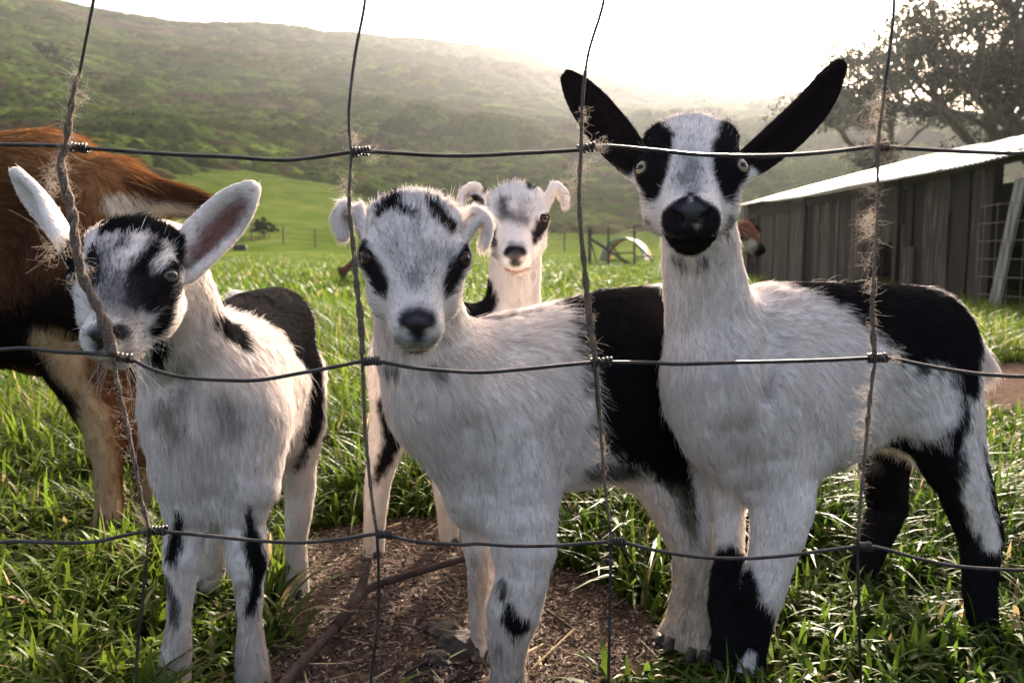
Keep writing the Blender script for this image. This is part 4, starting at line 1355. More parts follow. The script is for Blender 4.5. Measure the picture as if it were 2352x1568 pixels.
# ---- right kid: black ears up, black muzzle
def right_kid():
    B = Body(0.0027)
    H = Head((0.172, 0.785, 0.558), -11, 55, 0, 1.0)
    H.grow(B, muzzle=1.02)
    ear(B, H.P(-43, -22, -44), A(1392, 285, 0.87), A(1303, 178, 0.89), norm(np.array([-0.35, -1, -0.2])), 0.036, cup=1.0)
    ear(B, H.P(43, -22, -44), A(1838, 262, 0.875), A(1930, 152, 0.90), norm(np.array([0.30, -1, -0.3])), 0.036, cup=1.0)
    B.chain([(A(1597, 450, .880), .040), (A(1614, 620, .900), .047), (A(1634, 760, .905), .054), (A(1665, 900, .90), .066)], 0.03, .013)
    B.chain([(A(1665, 890, .90), .066), (A(1672, 980, .89), .054), (A(1700, 1060, .885), .034), (A(1722, 1110, .885), .018)], .03, .024)
    B.chain([(A(1672, 860, .90), .060), (A(1765, 745, .95), .052), (A(1950, 747, 1.0), .056), (A(2110, 762, 1.03), .061)], .03, .020)
    B.cone(A(1740, 860, .94), .084, A(2050, 840, 1.01), .080, .03, .018, flow=(.8, .3, -.6))
    B.chain([(A(1740, 960, .92), .068), (A(1860, 955, .95), .074), (A(2030, 890, 1.0), .064)], .03, .018, flow=(.6, .2, -.8))
    # fore legs
    B.chain([(A(1630, 930, .91), .038), (A(1664, 1080, .925), .024), (A(1674, 1180, .92), .019), (A(1672, 1281, .905), .0185), (A(1660, 1361, .885), .022), (A(1662, 1450, .865), .0165), (A(1660, 1520, .858), .0195), (A(1660, 1560, .852), .017)], .028, .010)
    B.chain([(A(1800, 930, .91), .050), (A(1808, 1060, .895), .043), (A(1803, 1141, .885), .036), (A(1788, 1221, .875), .032), (A(1773, 1281, .868), .0272), (A(1746, 1361, .86), .0285), (A(1735, 1441, .853), .0198), (A(1726, 1505, .848), .0180), (A(1724, 1572, .843), .0185)], .028, .011)
    # hind legs
    B.chain([(A(2120, 825, 1.0), .068), (A(2150, 970, .97), .055), (A(2212, 1110, .95), .034), (A(2252, 1230, .945), .0265), (A(2250, 1330, .93), .021), (A(2256, 1450, .915), .019), (A(2262, 1545, .90), .020)], .028, .012)
    B.chain([(A(2070, 860, 1.05), .060), (A(2050, 980, 1.06), .046), (A(2030, 1080, 1.06), .034), (A(2040, 1165, 1.065), .027), (A(1990, 1290, 1.045), .020), (A(1940, 1430, 1.02), .019)], .028, .012)
    B.chain([(A(2190, 745, 1.05), .020), (A(2250, 840, 1.05), .020)], .02, .03, flow=(.3, 0, -1))
    B.groove(A(1712, 1130, .845), A(1700, 1010, .83), .012, .030)
    B.groove(A(1745, 900, .855), A(1790, 760, .865), .010, .030)
    B.groove(A(1900, 1010, .845), A(1880, 1110, .86), .012, .026)
    B.groove(A(2080, 900, .905), A(2075, 1010, .905), .010, .026)
    shrink(B, .0035)
    def paint(c):
        PAINT['right'](c, H)
        c.wet.append((H.P(0, 96, -19), .014))
    root, V, Q, c = finish('goat_kid', B, WHITE, paint, 'tall white kid with upright black ears and black muzzle, right of centre', 'goat', GROUP, 115000, (0.26, 0.87, 0), seed=4)
    H.eyes(root, (0.46, 0.33, 0.21), m_lid, c.bvh, 1.05)
    whiskers(H, root, 3)
    for p, f in ((A(1660, 1560, .852), (0, -1)), (A(1724, 1572, .843), (0, -1)), (A(2262, 1545, .90), (-.5, -1)), (A(1940, 1430, 1.02), (-.5, -1))):
        hoof(root, (p[0], p[1], -0.004), f)
    return root, H

def centre_kid():
    B = Body(0.0027)
    H = Head((-0.087, 0.735, 0.470), 8.7, 41, 1, 0.95)
    H.grow(B, muzzle=.95)
    for sg, mid, tip in ((-1, [A(808, 480, .80), A(778, 497, .795)], A(787, 545, .785)), (1, [A(1096, 498, .80), A(1122, 516, .795)], A(1112, 565, .785))):
        ear(B, H.P(sg * 44, -16, -42), mid, tip, norm(np.array([-sg * .6, -.6, -.8])), 0.026, cup=0.75, thick=.0019, hair=.012, prof=lambda s: 0.85 + 0.25 * math.sin(s * 3.1) - 0.55 * s ** 2)
    B.chain([(A(962, 590, .82), .042), (A(960, 700, .845), .049), (A(975, 800, .86), .056), (A(1035, 910, .865), .066)], .03, .014)
    B.chain([(A(1040, 920, .865), .068), (A(1080, 1010, .865), .058), (A(1095, 1120, .86), .040), (A(1080, 1160, .86), .026)], .03, .022)
    B.chain([(A(1040, 870, .87), .060), (A(1180, 815, .93), .052), (A(1400, 764, 1.0), .057), (A(1570, 752, 1.06), .062)], .03, .020)
    B.cone(A(1190, 910, .92), .085, A(1500, 870, 1.02), .085, .03, .018, flow=(.8, .3, -.6))
    B.chain([(A(1130, 980, .89), .066), (A(1260, 1000, .92), .068), (A(1430, 974, .98), .075), (A(1550, 950, 1.02), .06)], .03, .018, flow=(.6, .2, -.8))
    B.chain([(A(1170, 990, .87), .064), (A(1188, 1120, .855), .052), (A(1194, 1190, .842), .044), (A(1203, 1255, .833), .0375), (A(1200, 1325, .823), .0300), (A(1180, 1401, .815), .031), (A(1168, 1465, .81), .0245), (A(1166, 1525, .805), .0200), (A(1166, 1620, .797), .023)], .028, .012)
    B.chain([(A(1085, 1040, .90), .045), (A(1108, 1180, .90), .031), (A(1112, 1301, .89), .0215), (A(1112, 1390, .885), .0195), (A(1110, 1470, .88), .017), (A(1112, 1530, .87), .018)], .028, .010)
    B.chain([(A(1560, 890, 1.03), .066), (A(1500, 1060, .985), .046), (A(1545, 1180, .965), .027), (A(1582, 1262, .95), .023), (A(1579, 1341, .94), .019), (A(1563, 1421, .92), .0195), (A(1542, 1481, .91), .0235), (A(1530, 1522, .90), .020)], .028, .012)
    B.chain([(A(1640, 900, 1.06), .060), (A(1600, 1080, 1.0), .044), (A(1612, 1180, .97), .028), (A(1622, 1270, .95), .023), (A(1618, 1341, .93), .0195), (A(1617, 1421, .91), .0215), (A(1610, 1501, .88), .023), (A(1604, 1560, .865), .020)], .028, .012)
    B.groove(A(1105, 1150, .80), A(1085, 1000, .79), .010, .030)
    B.groove(A(1300, 1000, .83), A(1320, 1100, .85), .014, .026)
    B.groove(A(1130, 880, .80), A(1190, 790, .85), .010, .030)
    shrink(B, .0035)
    def paint(c):
        PAINT['centre'](c, H)
        c.wet.append((H.P(0, 96, -19), .014))
    root, V, Q, c = finish('goat_kid', B, WHITE, paint, 'white kid with tiny curled ears and black flank, front and centre', 'goat', GROUP, 120000, (0.02, 0.85, 0), seed=5)
    H.eyes(root, (0.085, 0.045, 0.022), m_lid, c.bvh, .62)
    whiskers(H, root, 3)
    for p, f in ((A(1166, 1620, .797), (-.2, -1)), (A(1112, 1530, .87), (-.2, -1)), (A(1530, 1522, .90), (-.8, -1)), (A(1604, 1560, .865), (-.8, -1))):
        hoof(root, (p[0], p[1], -0.002), f)
    return root, H

def back_kid():
    B = Body(0.003)
    H = Head((0.003, 1.170, 0.522), -4, 44, -4, 0.9)
    H.grow(B, muzzle=.95)
    for sg, mid, tip in ((-1, [A(1090, 438, 1.235), A(1062, 447, 1.225)], A(1061, 478, 1.215)), (1, [A(1274, 436, 1.235), A(1297, 444, 1.225)], A(1299, 472, 1.215))):
        ear(B, H.P(sg * 44, -16, -42), mid, tip, norm(np.array([-sg * .6, -.6, -.8])), 0.026, cup=0.75, thick=.0022, hair=.011, prof=lambda s: 0.85 + 0.25 * math.sin(s * 3.1) - 0.55 * s ** 2)
    B.chain([(A(1186, 520, 1.265), .040), (A(1183, 620, 1.285), .043), (A(1178, 720, 1.30), .047), (A(1160, 850, 1.30), .060)], .03, .012)
    B.chain([(A(1160, 850, 1.30), .062), (A(1155, 960, 1.28), .045)], .03, .014)
    B.chain([(A(1160, 800, 1.30), .055), (A(1090, 770, 1.28), .052), (A(1000, 765, 1.25), .054), (A(935, 790, 1.22), .050)], .03, .016)
    B.cone(A(1130, 860, 1.29), .078, A(960, 860, 1.23), .070, .03, .015, flow=(-.8, 0, -.6))
    B.chain([(A(1120, 930, 1.28), .062), (A(980, 900, 1.24), .060)], .03, .014, flow=(-.6, 0, -.8))
    B.chain([(A(925, 850, 1.21), .052), (A(905, 950, 1.2), .038), (A(876, 1070, 1.2), .025), (A(866, 1120, 1.2), .022), (A(860, 1210, 1.19), .0185), (A(858, 1275, 1.185), .019)], .028, .011)
    B.chain([(A(980, 880, 1.27), .050), (A(1010, 990, 1.26), .036), (A(1018, 1080, 1.25), .022), (A(1026, 1180, 1.24), .018), (A(1034, 1248, 1.235), .019)], .028, .011)
    B.chain([(A(1130, 930, 1.27), .040), (A(1125, 1060, 1.26), .024), (A(1122, 1160, 1.25), .018), (A(1122, 1240, 1.245), .019)], .028, .010)
    B.chain([(A(1180, 930, 1.32), .040), (A(1185, 1060, 1.32), .024), (A(1185, 1140, 1.31), .018), (A(1185, 1205, 1.31), .019)], .028, .010)
    shrink(B, .0025)
    def paint(c):
        PAINT['back'](c, H)
        c.wet.append((H.P(0, 96, -19), .014))
    root, V, Q, c = finish('goat_kid', B, WHITE, paint, 'small white kid with tiny curled ears standing behind the front row', 'goat', GROUP, 45000, (0.0, 1.26, 0), seed=6)
    H.eyes(root, (0.085, 0.045, 0.022), m_lid, c.bvh, .62)
    whiskers(H, root, 4, 24)
    for p in (A(858, 1275, 1.185), A(1034, 1248, 1.235), A(1122, 1240, 1.245), A(1185, 1205, 1.31)):
        hoof(root, (p[0], p[1], -0.002), (1, -.2), .017)
    return root, H

def left_kid():
    B = Body(0.0027)
    H = Head((-0.340, 0.700, 0.452), 6, 51, -2, 0.885)
    H.grow(B, muzzle=.88)
    ear(B, H.P(-44, -18, -44), A(130, 497, .785), A(40, 400, .79), norm(np.array([-.2, -.75, -.75])), 0.037, cup=1.0)
    ear(B, H.P(45, -14, -42), A(505, 520, .785), A(580, 432, .79), norm(np.array([.1, -1, .0])), 0.038, cup=1.0)
    B.chain([(A(368, 600, .79), .042), (A(405, 720, .815), .046), (A(440, 830, .84), .054), (A(486, 940, .86), .064)], .03, .015)
    B.chain([(A(492, 940, .86), .066), (A(494, 1040, .85), .055), (A(492, 1120, .845), .038), (A(493, 1168, .85), .022)], .03, .026)
    B.chain([(A(480, 860, .87), .055), (A(520, 797, .92), .049), (A(580, 756, 1.0), .049), (A(632, 750, 1.08), .055)], .03, .016)
    B.cone(A(510, 890, .91), .080, A(625, 860, 1.06), .062, .03, .018, flow=(.4, .7, -.8))
    B.chain([(A(515, 1000, .90), .064), (A(590, 985, 1.0), .058), (A(620, 950, 1.06), .05)], .03, .016, flow=(.3, .4, -.8))
    B.chain([(A(436, 975, .85), .042), (A(424, 1105, .832), .031), (A(420, 1200, .83), .0195), (A(421, 1285, .825), .0228), (A(417, 1340, .82), .0170), (A(411, 1420, .815), .0140), (A(405, 1490, .81), .0175), (A(400, 1540, .805), .0185), (A(398, 1600, .80), .0205)], .028, .011)
    B.chain([(A(558, 980, .86), .050), (A(568, 1110, .835), .036), (A(567, 1200, .835), .0210), (A(568, 1285, .825), .0238), (A(571, 1340, .82), .0178), (A(574, 1420, .815), .0142), (A(576, 1490, .81), .0175), (A(580, 1540, .805), .0190), (A(582, 1600, .80), .0205)], .028, .011)
    B.chain([(A(665, 880, 1.07), .048), (A(690, 975, 1.055), .036), (A(684, 1060, 1.06), .026), (A(690, 1125, 1.065), .0225), (A(680, 1240, 1.055), .0165), (A(681, 1310, 1.05), .0175), (A(682, 1368, 1.04), .0190)], .028, .011)
    B.chain([(A(560, 900, 1.08), .050), (A(525, 1020, 1.07), .036), (A(505, 1130, 1.08), .023), (A(500, 1230, 1.07), .019), (A(482, 1340, 1.05), .020)], .028, .011)
    B.chain([(A(560, 700, 1.12), .018), (A(545, 690, 1.14), .016)], .02, .02)
    B.groove(A(492, 1160, .80), A(490, 1040, .775), .010, .030)
    B.groove(A(405, 880, .80), A(430, 980, .775), .008, .026)
    B.groove(A(640, 960, .90), A(632, 1080, .92), .012, .024)
    shrink(B, .003)
    def paint(c):
        PAINT['left'](c, H)
        c.wet.append((H.P(0, 96, -19), .014))
    root, V, Q, c = finish('goat_kid', B, WHITE, paint, 'black and white striped-face kid nibbling the twine on the left', 'goat', GROUP, 115000, (-0.33, 0.88, 0), seed=7)
    H.eyes(root, (0.17, 0.135, 0.11), m_lid, c.bvh, .78)
    whiskers(H, root, 3)
    for p, f in ((A(398, 1595, .80), (0, -1)), (A(582, 1595, .80), (0, -1)), (A(682, 1368, 1.04), (-.2, -1)), (A(482, 1340, 1.05), (-.2, -1))):
        hoof(root, (p[0], p[1], -0.002), f)
    return root, H

# ------------------------------------------------------------------ grown goats further back
def brown_goat():
    B = Body(0.006)
    B.chain([(A(-420, 560, 1.55), .12), (A(-150, 500, 1.42), .135), (A(120, 470, 1.36), .120), (A(225, 500, 1.33), .085)], .06, .022)
    B.chain([(A(-420, 660, 1.52), .14), (A(-180, 660, 1.42), .150), (A(40, 650, 1.36), .125), (A(150, 640, 1.33), .10)], .06, .020, flow=(1, .2, -.8))
    B.chain([(A(215, 540, 1.30), .085), (A(180, 680, 1.28), .080), (A(130, 780, 1.28), .050), (A(196, 910, 1.29), .032), (A(230, 970, 1.29), .029), (A(246, 1060, 1.28), .021), (A(250, 1150, 1.27), .020), (A(249, 1205, 1.265), .024), (A(249, 1242, 1.26), .022)], .04, .012)
    B.chain([(A(255, 540, 1.38), .085), (A(255, 700, 1.38), .085), (A(262, 810, 1.36), .060), (A(308, 925, 1.35), .033), (A(336, 1020, 1.34), .029), (A(342, 1120, 1.33), .021), (A(342, 1195, 1.32), .021), (A(340, 1240, 1.31), .023)], .04, .013)
    B.chain([(A(270, 420, 1.34), .040), (A(330, 445, 1.34), .030), (A(430, 465, 1.335), .024), (A(500, 478, 1.33), .012)], .04, .035, flow=(1, 0, -.15))
    B.chain([(A(60, 760, 1.36), .075), (A(90, 790, 1.36), .05)], .05, .010)
    # neck and head, outside the picture
    B.chain([(A(-420, 520, 1.55), .10), (np.array([-1.55, 1.68, .78]), .075), (np.array([-1.66, 1.70, .90]), .065)], .05, .02)
    H = Head((-1.78, 1.66, .93), -70, 30, 0, 1.55)
    H.grow(B)
    for sg in (-1, 1):
        ear(B, H.P(sg * 44, -16, -44), H.P(sg * 85, -30, -52), H.P(sg * 128, -22, -58), H.d(0, .5, .8), .075, cup=.9, thick=.006, hair=.008)
    fx = A(-420, 660, 1.52)
    for dx, dy in ((.02, .06), (-.04, -.07)):
        B.chain([(np.array([fx[0] + dx, fx[1] + dy, .32]), .07), (np.array([fx[0] + dx, fx[1] + dy, .22]), .034), (np.array([fx[0] + dx, fx[1] + dy, .12]), .026), (np.array([fx[0] + dx, fx[1] + dy, .03]), .027)], .04, .012)
    BR, OR, DK = (0.150, 0.064, 0.027), (0.340, 0.155, 0.062), (0.012, 0.008, 0.007)
    def paint(c):
        c.muddy = 0
        c.stroke(OR, [.06, .07, .06, .04], [(30, 310), (140, 320), (215, 370), (280, 430)], soft=.05, edge=.03, nscale=25, opacity=.85)  # golden backlight on the upper fur, painted into the coat colour
        c.stroke((.06, .026, .014), .05, [(40, 520), (60, 640)], soft=.05, edge=.03, nscale=25, opacity=.7)
        c.stroke(DK, .07, [(0, 790), (90, 780), (160, 740)], soft=.03, edge=.02)
        c.stroke(DK, .045, [(220, 740), (240, 800)], soft=.03, edge=.02)
        c.stroke((.50, .43, .34), [.026, .026, .022], [(280, 478), (330, 482), (390, 480)], soft=.010, edge=.008)
        c.stroke((.48, .41, .33), [.010, .008, .006], [(390, 480), (440, 488), (480, 492)], soft=.006, edge=.004)
        c.stroke((.085, .035, .018), [.016, .016, .014, .012], [(300, 425), (380, 440), (440, 455), (500, 470)], soft=.008, edge=.006)
        c.stroke(DK, .012, [(470, 462), (505, 478)], soft=.008)
        c.stroke((.42, .29, .17), .036, [(125, 800), (200, 915), (235, 975), (250, 1080), (252, 1200)], soft=.012, edge=.008)
        c.stroke((.24, .12, .05), .022, [(275, 1000), (278, 1100)], soft=.014, opacity=.6)
        c.stroke(DK, .030, [(75, 830), (140, 930)], soft=.012, edge=.008)
        c.stroke((.12, .052, .022), .045, [(255, 840), (310, 940), (330, 1040), (340, 1200)], soft=.012, edge=.008)
        c.stroke((.30, .14, .06), .012, [(300, 900), (345, 1020)], soft=.012, opacity=.8)
        c.stroke((.33, .22, .13), .022, [(340, 1100), (336, 1240)], soft=.014, opacity=.8)
    root, V, Q, c = finish('grown_goat', B, BR, paint, 'big reddish brown goat cut off by the left edge, tail raised', 'goat', 'grown goats', 70000, (-.75, 1.4, 0), lmul=1.25, rad=.0004, seed=21)
    H.eyes(root, (0.3, 0.2, 0.08), m_lid, c.bvh)
    for p in (A(250, 1242, 1.26), A(336, 1232, 1.31)):
        hoof(root, (p[0], p[1], 0), (-1, -.2), .026)
    fix_parent(root)
def small_goat(name, o, yaw, sc, head_down, base, paint, label, n, headpose):
    """whole goat in a few lobes; o = point under its belly, yaw = heading"""
    B = Body(0.011 * sc)
    f = np.array([math.cos(yaw), math.sin(yaw), 0]); l = np.array([-f[1], f[0], 0]); u = np.array([0, 0, 1.0])
    def P(x, y, z): return np.asarray(o) + sc * (f * x + l * y + u * z)
    B.chain([(P(.30, 0, .60), .115 * sc), (P(0, 0, .58), .135 * sc), (P(-.30, 0, .60), .115 * sc)], .06 * sc, .02, flow=-f - .6 * u)
    B.chain([(P(.28, 0, .52), .12 * sc), (P(0, 0, .50), .145 * sc), (P(-.25, 0, .52), .11 * sc)], .06 * sc, .02, flow=-f - u)
    for x, sg in ((.28, 1), (.28, -1), (-.30, 1), (-.30, -1)):
        k = .04 if x < 0 else 0
        B.chain([(P(x, sg * .07, .48), .07 * sc), (P(x + k, sg * .08, .32), .035 * sc), (P(x - k, sg * .08, .20), .026 * sc), (P(x - k * .5, sg * .08, .02), .026 * sc)], .04 * sc, .012)
    B.chain([(P(-.38, 0, .64), .03 * sc), (P(-.46, 0, .60), .02 * sc)], .03, .03)
    hp, hy, hpit, hr = headpose
    H = Head(hp, hy, hpit, hr, 1.45 * sc)
    H.grow(B)
    back = H.P(0, -15, -60)
    B.chain([(P(.34, 0, .62), .095 * sc), ((P(.34, 0, .62) + back) / 2, .072 * sc), (back, .060 * sc)], .05 * sc, .02)
    for sg in (-1, 1):
        ear(B, H.P(sg * 44, -14, -44), H.P(sg * 85, -22, -48), H.P(sg * 125, -10, -50), H.d(0, .5, .8), .055 * sc, cup=.9, thick=.005 * sc)
    root, V, Q, c = finish(name, B, base, lambda c: paint(c, H, P), label, 'goat', 'grown goats', n, tuple(o), lmul=1.0, rad=.0006 * sc, seed=31)
    H.eyes(root, (0.3, 0.2, 0.08), m_lid, c.bvh)
    for x, sg in ((.28, 1), (.28, -1), (-.30, 1), (-.30, -1)):
        q = P(x - (.02 if x < 0 else 0), sg * .08, 0); hoof(root, q, f, .026 * sc)
    fix_parent(root)
def far_goats():
    BR, CR, DK = (0.15, 0.065, 0.032), (0.50, 0.44, 0.36), (0.012, 0.009, 0.008)
    def p1(c, H, P):
        c.muddy = 0
        c.ball((.07, .03, .016), H.P(0, 40, -20), .10, soft=.03)
        c.ball(DK, H.P(0, 95, -30), .05, soft=.02)
        c.ball(CR, P(.12, 0, .45), .14, soft=.03, edge=.03, nscale=15)
    hd = A(772, 634, 13.6)
    small_goat('grown_goat', land_pt(912, 640, 13.6), math.pi, 1.0, True, BR, p1, 'far brown goat grazing head-down beside the centre kid', 12000, (hd + [0.05, 0, .05], -80, -8, 0))
    def p2(c, H, P):
        c.muddy = 0
        c.ball((.20, .075, .045), H.P(0, -10, -20), .075, soft=.02)
        c.ball(CR, H.P(35, 45, -50), .05, soft=.01); c.ball(CR, H.P(-35, 45, -50), .05, soft=.01); c.ball(CR, H.P(0, 0, -120), .09, soft=.02)
        for sg in (-1, 1):
            c.ball(DK, H.P(sg * 90, -20, -48), .055, soft=.008)
        c.ball(DK, H.P(0, 95, -30), .05, soft=.02)
    hp = A(1730, 532, 4.15)
    small_goat('grown_goat', land_pt(1628, 790, 4.6), -math.pi * .5, .80, False, BR, p2, 'brown and white goat peering out behind the right kid\'s neck', 14000, (hp, 40, 38, -14))
for make in (right_kid, centre_kid, back_kid, left_kid):
    r_obj, _ = make()
    fix_parent(r_obj)
brown_goat()
far_goats()
# ------------------------------------------------------------------ wire fence with frayed twine
m_wire = noisy_mat('weathered_wire', [(0.3, (0.018, 0.013, 0.012)), (0.55, (0.050, 0.041, 0.040)), (0.8, (0.14, 0.13, 0.13))], 60, .50, .25, 400, metallic=.2, spec=.5, bdist=.0004)
FD = 0.632
VW = [
 [(245,-520),(232,-220),(222,-60),(215,0),(200,80),(180,180),(160,260),(150,340),(140,380),(152,430),(165,480),(172,560),(190,640),(225,710),(245,760),(258,815),(270,880),(290,970),(310,1060),(325,1150),(342,1215),(335,1300),(325,1400),(315,1500),(312,1600),(318,1890)],
 [(850,-520),(842,-200),(838,-20),(836,20),(815,130),(802,250),(805,330),(808,350),(803,420),(802,480),(810,560),(818,650),(828,740),(832,825),(835,900),(840,1000),(850,1110),(862,1200),(866,1230),(870,1330),(868,1430),(855,1530),(850,1600),(845,1890)],
 [(1420,-520),(1398,-200),(1388,-20),(1380,30),(1350,130),(1337,250),(1335,335),(1332,420),(1332,500),(1340,600),(1350,700),(1360,780),(1365,830),(1372,920),(1382,1010),(1388,1100),(1400,1200),(1402,1240),(1402,1350),(1400,1450),(1397,1600),(1395,1890)],
 [(2075,-520),(2062,-200),(2055,-20),(2050,60),(2035,180),(2020,290),(2015,335),(2016,430),(2012,540),(2005,650),(2005,740),(2010,820),(2000,900),(1990,1000),(1978,1130),(1970,1250),(1972,1350),(1974,1450),(1978,1600),(1980,1890)]]
HW = [
 [(-1600,322),(-1000,330),(-500,318),(-60,330),(0,332),(140,335),(165,338),(260,345),(400,355),(520,360),(640,368),(720,362),(790,352),(830,348),(880,350),(1000,357),(1100,357),(1200,352),(1320,345),(1360,338),(1400,336),(1500,345),(1600,355),(1700,358),(1800,357),(1900,350),(2000,338),(2040,338),(2150,345),(2300,352),(2420,352),(2850,350),(3400,342),(3950,350)],
 [(-1600,800),(-1000,812),(-500,806),(-60,802),(0,803),(60,800),(140,808),(220,812),(262,818),(300,825),(350,848),(420,866),(520,873),(600,872),(700,855),(780,840),(830,830),(870,830),(940,843),(1010,850),(1100,855),(1200,848),(1300,838),(1370,832),(1410,832),(1500,833),(1560,836),(1700,832),(1800,830),(1900,827),(2010,822),(2050,824),(2120,838),(2200,852),(2280,861),(2420,864),(2850,850),(3400,838),(3950,850)],
 [(-1600,1240),(-1000,1250),(-500,1236),(-60,1242),(0,1244),(60,1243),(150,1246),(220,1243),(290,1228),(345,1218),(370,1220),(480,1230),(600,1242),(700,1245),(780,1238),(860,1226),(890,1228),(960,1244),(1060,1250),(1100,1248),(1180,1253),(1280,1252),(1380,1245),(1430,1245),(1500,1262),(1600,1278),(1700,1282),(1800,1276),(1900,1263),(1980,1254),(2030,1260),(2120,1285),(2200,1300),(2300,1307),(2420,1308),(2850,1295),(3400,1280),(3950,1290)]]
fence = empty('wire_fence', (0, FD, 0))
foff = Matrix.Translation(-fence.location)
VP = [spline([A(x, y, FD - .0035 + .002 * math.sin(y * .01 + i)) for x, y in w], 6) for i, w in enumerate(VW)]
HP = [spline([A(x, y, FD + .0025 * math.sin(x * .006 + i)) for x, y in w], 6) for i, w in enumerate(HW)]
for w in VP:
    mb = MB(); mb.tube(w, .00125, 8)
    mb.build('upright_wire', m_wire, fence, True).matrix_parent_inverse = foff
for w in HP:
    mb = MB(); mb.tube(w, .00155, 8)
    mb.build('line_wire', m_wire, fence, True).matrix_parent_inverse = foff
gk = np.random.default_rng(5)
for h in HP:
    for v in VP:
        dd = ((h[:, None] - v[None]) ** 2)[:, :, [0, 2]].sum(2)
        i, j = np.unravel_index(dd.argmin(), dd.shape)
        c = h[i]
        turns = gk.uniform(4.5, 6)
        ln = .0125 + gk.uniform(0, .004)
        pts = []
        t_ax = norm(h[min(i + 3, len(h) - 1)] - h[i])
        n1 = norm(np.cross(t_ax, [0, 1, 0])); n2 = np.cross(t_ax, n1)
        for q in np.linspace(0, 1, int(turns * 12)):
            a = q * turns * 2 * math.pi
            r_ = .0029 + .0003 * math.sin(q * 9)
            pts.append(c + t_ax * (q * ln - .001) + n1 * math.cos(a) * r_ + n2 * math.sin(a) * r_)
        mb = MB(); mb.tube(pts, .00118, 6)
        mb.build('knot', m_wire, fence, True).matrix_parent_inverse = foff
tag(fence, 'rusty knotted wire fence stretched across the whole foreground', 'fence')

m_twine = noisy_mat('jute_twine', [(0.3, (0.075, 0.052, 0.040)), (0.5, (0.165, 0.120, 0.092)), (0.75, (0.30, 0.235, 0.185))], 500, .95, .8, 1400, bdist=.0008)
def fibre_mat(name, c):
    m, nt, b, out = mat_new(name)
    b.inputs['Base Color'].default_value = (*c, 1)
    b.inputs['Roughness'].default_value = .6
    tr = N_(nt, 'ShaderNodeBsdfTranslucent'); tr.inputs[0].default_value = (*c, 1)
    mx = N_(nt, 'ShaderNodeMixShader'); mx.inputs[0].default_value = .4
    nt.links.new(b.outputs[0], mx.inputs[1]); nt.links.new(tr.outputs[0], mx.inputs[2]); nt.links.new(mx.outputs[0], out.inputs[0])
    return m
m_fibre = fibre_mat('jute_fibres', (.38, .32, .27))
def twine(px, rad, label, tufts, fuzz=500, depth=FD - .006, seed=0, fl=.006):
    """a two-ply twine wound on the wire: px picture points, rad one per point, tufts = (x, y, spread m, count, dx)"""
    g = np.random.default_rng(seed)
    C = spline([A(x, y, depth) for x, y in px], 14)
    Rr = np.interp(np.linspace(0, 1, len(C)), np.linspace(0, 1, len(px)), rad)
    Rr = Rr * .86 * (1 + .30 * noise(C, 170, seed))
    T, N1, N2 = frames(C)
    s = np.concatenate([[0], np.cumsum(np.linalg.norm(np.diff(C, axis=0), axis=1))])
    root = empty('jute_twine', tuple(C[len(C) // 2]))
    off = Matrix.Translation(-root.location)
    for ph in (0, math.pi):
        a = s / .017 * 2 * math.pi * .5 + ph
        P = C + (N1 * np.cos(a)[:, None] + N2 * np.sin(a)[:, None]) * (Rr * .42)[:, None]
        mb = MB(); mb.tube(P, Rr * .66, 8)
        mb.build('strand', m_twine, root, True).matrix_parent_inverse = off
    cur = []
    for k in range(fuzz):
        i = g.integers(1, len(C) - 1)
        a = g.uniform(0, 2 * math.pi)
        d = norm(N1[i] * math.cos(a) + N2[i] * math.sin(a) + T[i] * g.normal() * .9)
        L = fl * (.3 + g.random() ** 3 * 1.6)
        p = C[i] + d * Rr[i] * .8
        curl = g.normal(size=3) * .9
        cur.append([p + d * L * t + curl * L * t * t * .5 for t in np.linspace(0, 1, 9)])
    for (x, y, sp, n, dx) in tufts:
        c = A(x, y, depth)
        for k in range(int(n * .7)):
            p = c + g.normal(size=3) * [.0022, .002, .0035]
            d = norm(np.array([dx + g.normal() * .6, g.normal() * .5, g.normal() * .6]))
            L = sp * (.35 + .8 * g.random())
            curl = norm(g.normal(size=3)) * L
            f1 = g.uniform(3, 9)
            cur.append([p + d * L * t + curl * .75 * (math.sin(f1 * t) * t) for t in np.linspace(0, 1, 9)])
    # smooth each fibre with more points
    strands('fibres', [spline(q, 3) for q in cur], .00009, m_fibre, root).matrix_parent_inverse = off
    return tag(root, label, 'twine', 'jute twine wound on the fence uprights')
twine([(176,175),(165,240),(156,300),(150,340),(140,372),(150,430),(165,480),(174,560),(192,640),(226,710),(246,760),(258,812)], [.0012,.0028,.0032,.0026,.0034,.0048,.0048,.0046,.0044,.0042,.0050,.0058], 'thick frayed jute twine on the leftmost upright, hanging by the kid\'s mouth',
      [(172,165,.012,26,-.3),(182,225,.010,26,.7),(140,385,.014,60,-.7),(128,425,.013,50,-.9),(150,560,.022,46,-1),(130,575,.016,26,-1),(200,620,.010,24,.9),(190,650,.010,30,-.9),(215,700,.008,20,.7),(262,800,.008,24,.6)], 900, seed=1)
twine([(262,822),(272,885),(290,970),(308,1060),(326,1150),(342,1212)], [.0016,.0014,.0024,.0016,.0016,.0022], 'thin twine below the middle wire on the leftmost upright', [(290,975,.006,26,.6),(285,960,.006,16,-.6),(305,1040,.007,20,-.6),(338,1195,.009,40,-.5),(330,1260,.007,20,0)], 220, seed=2)
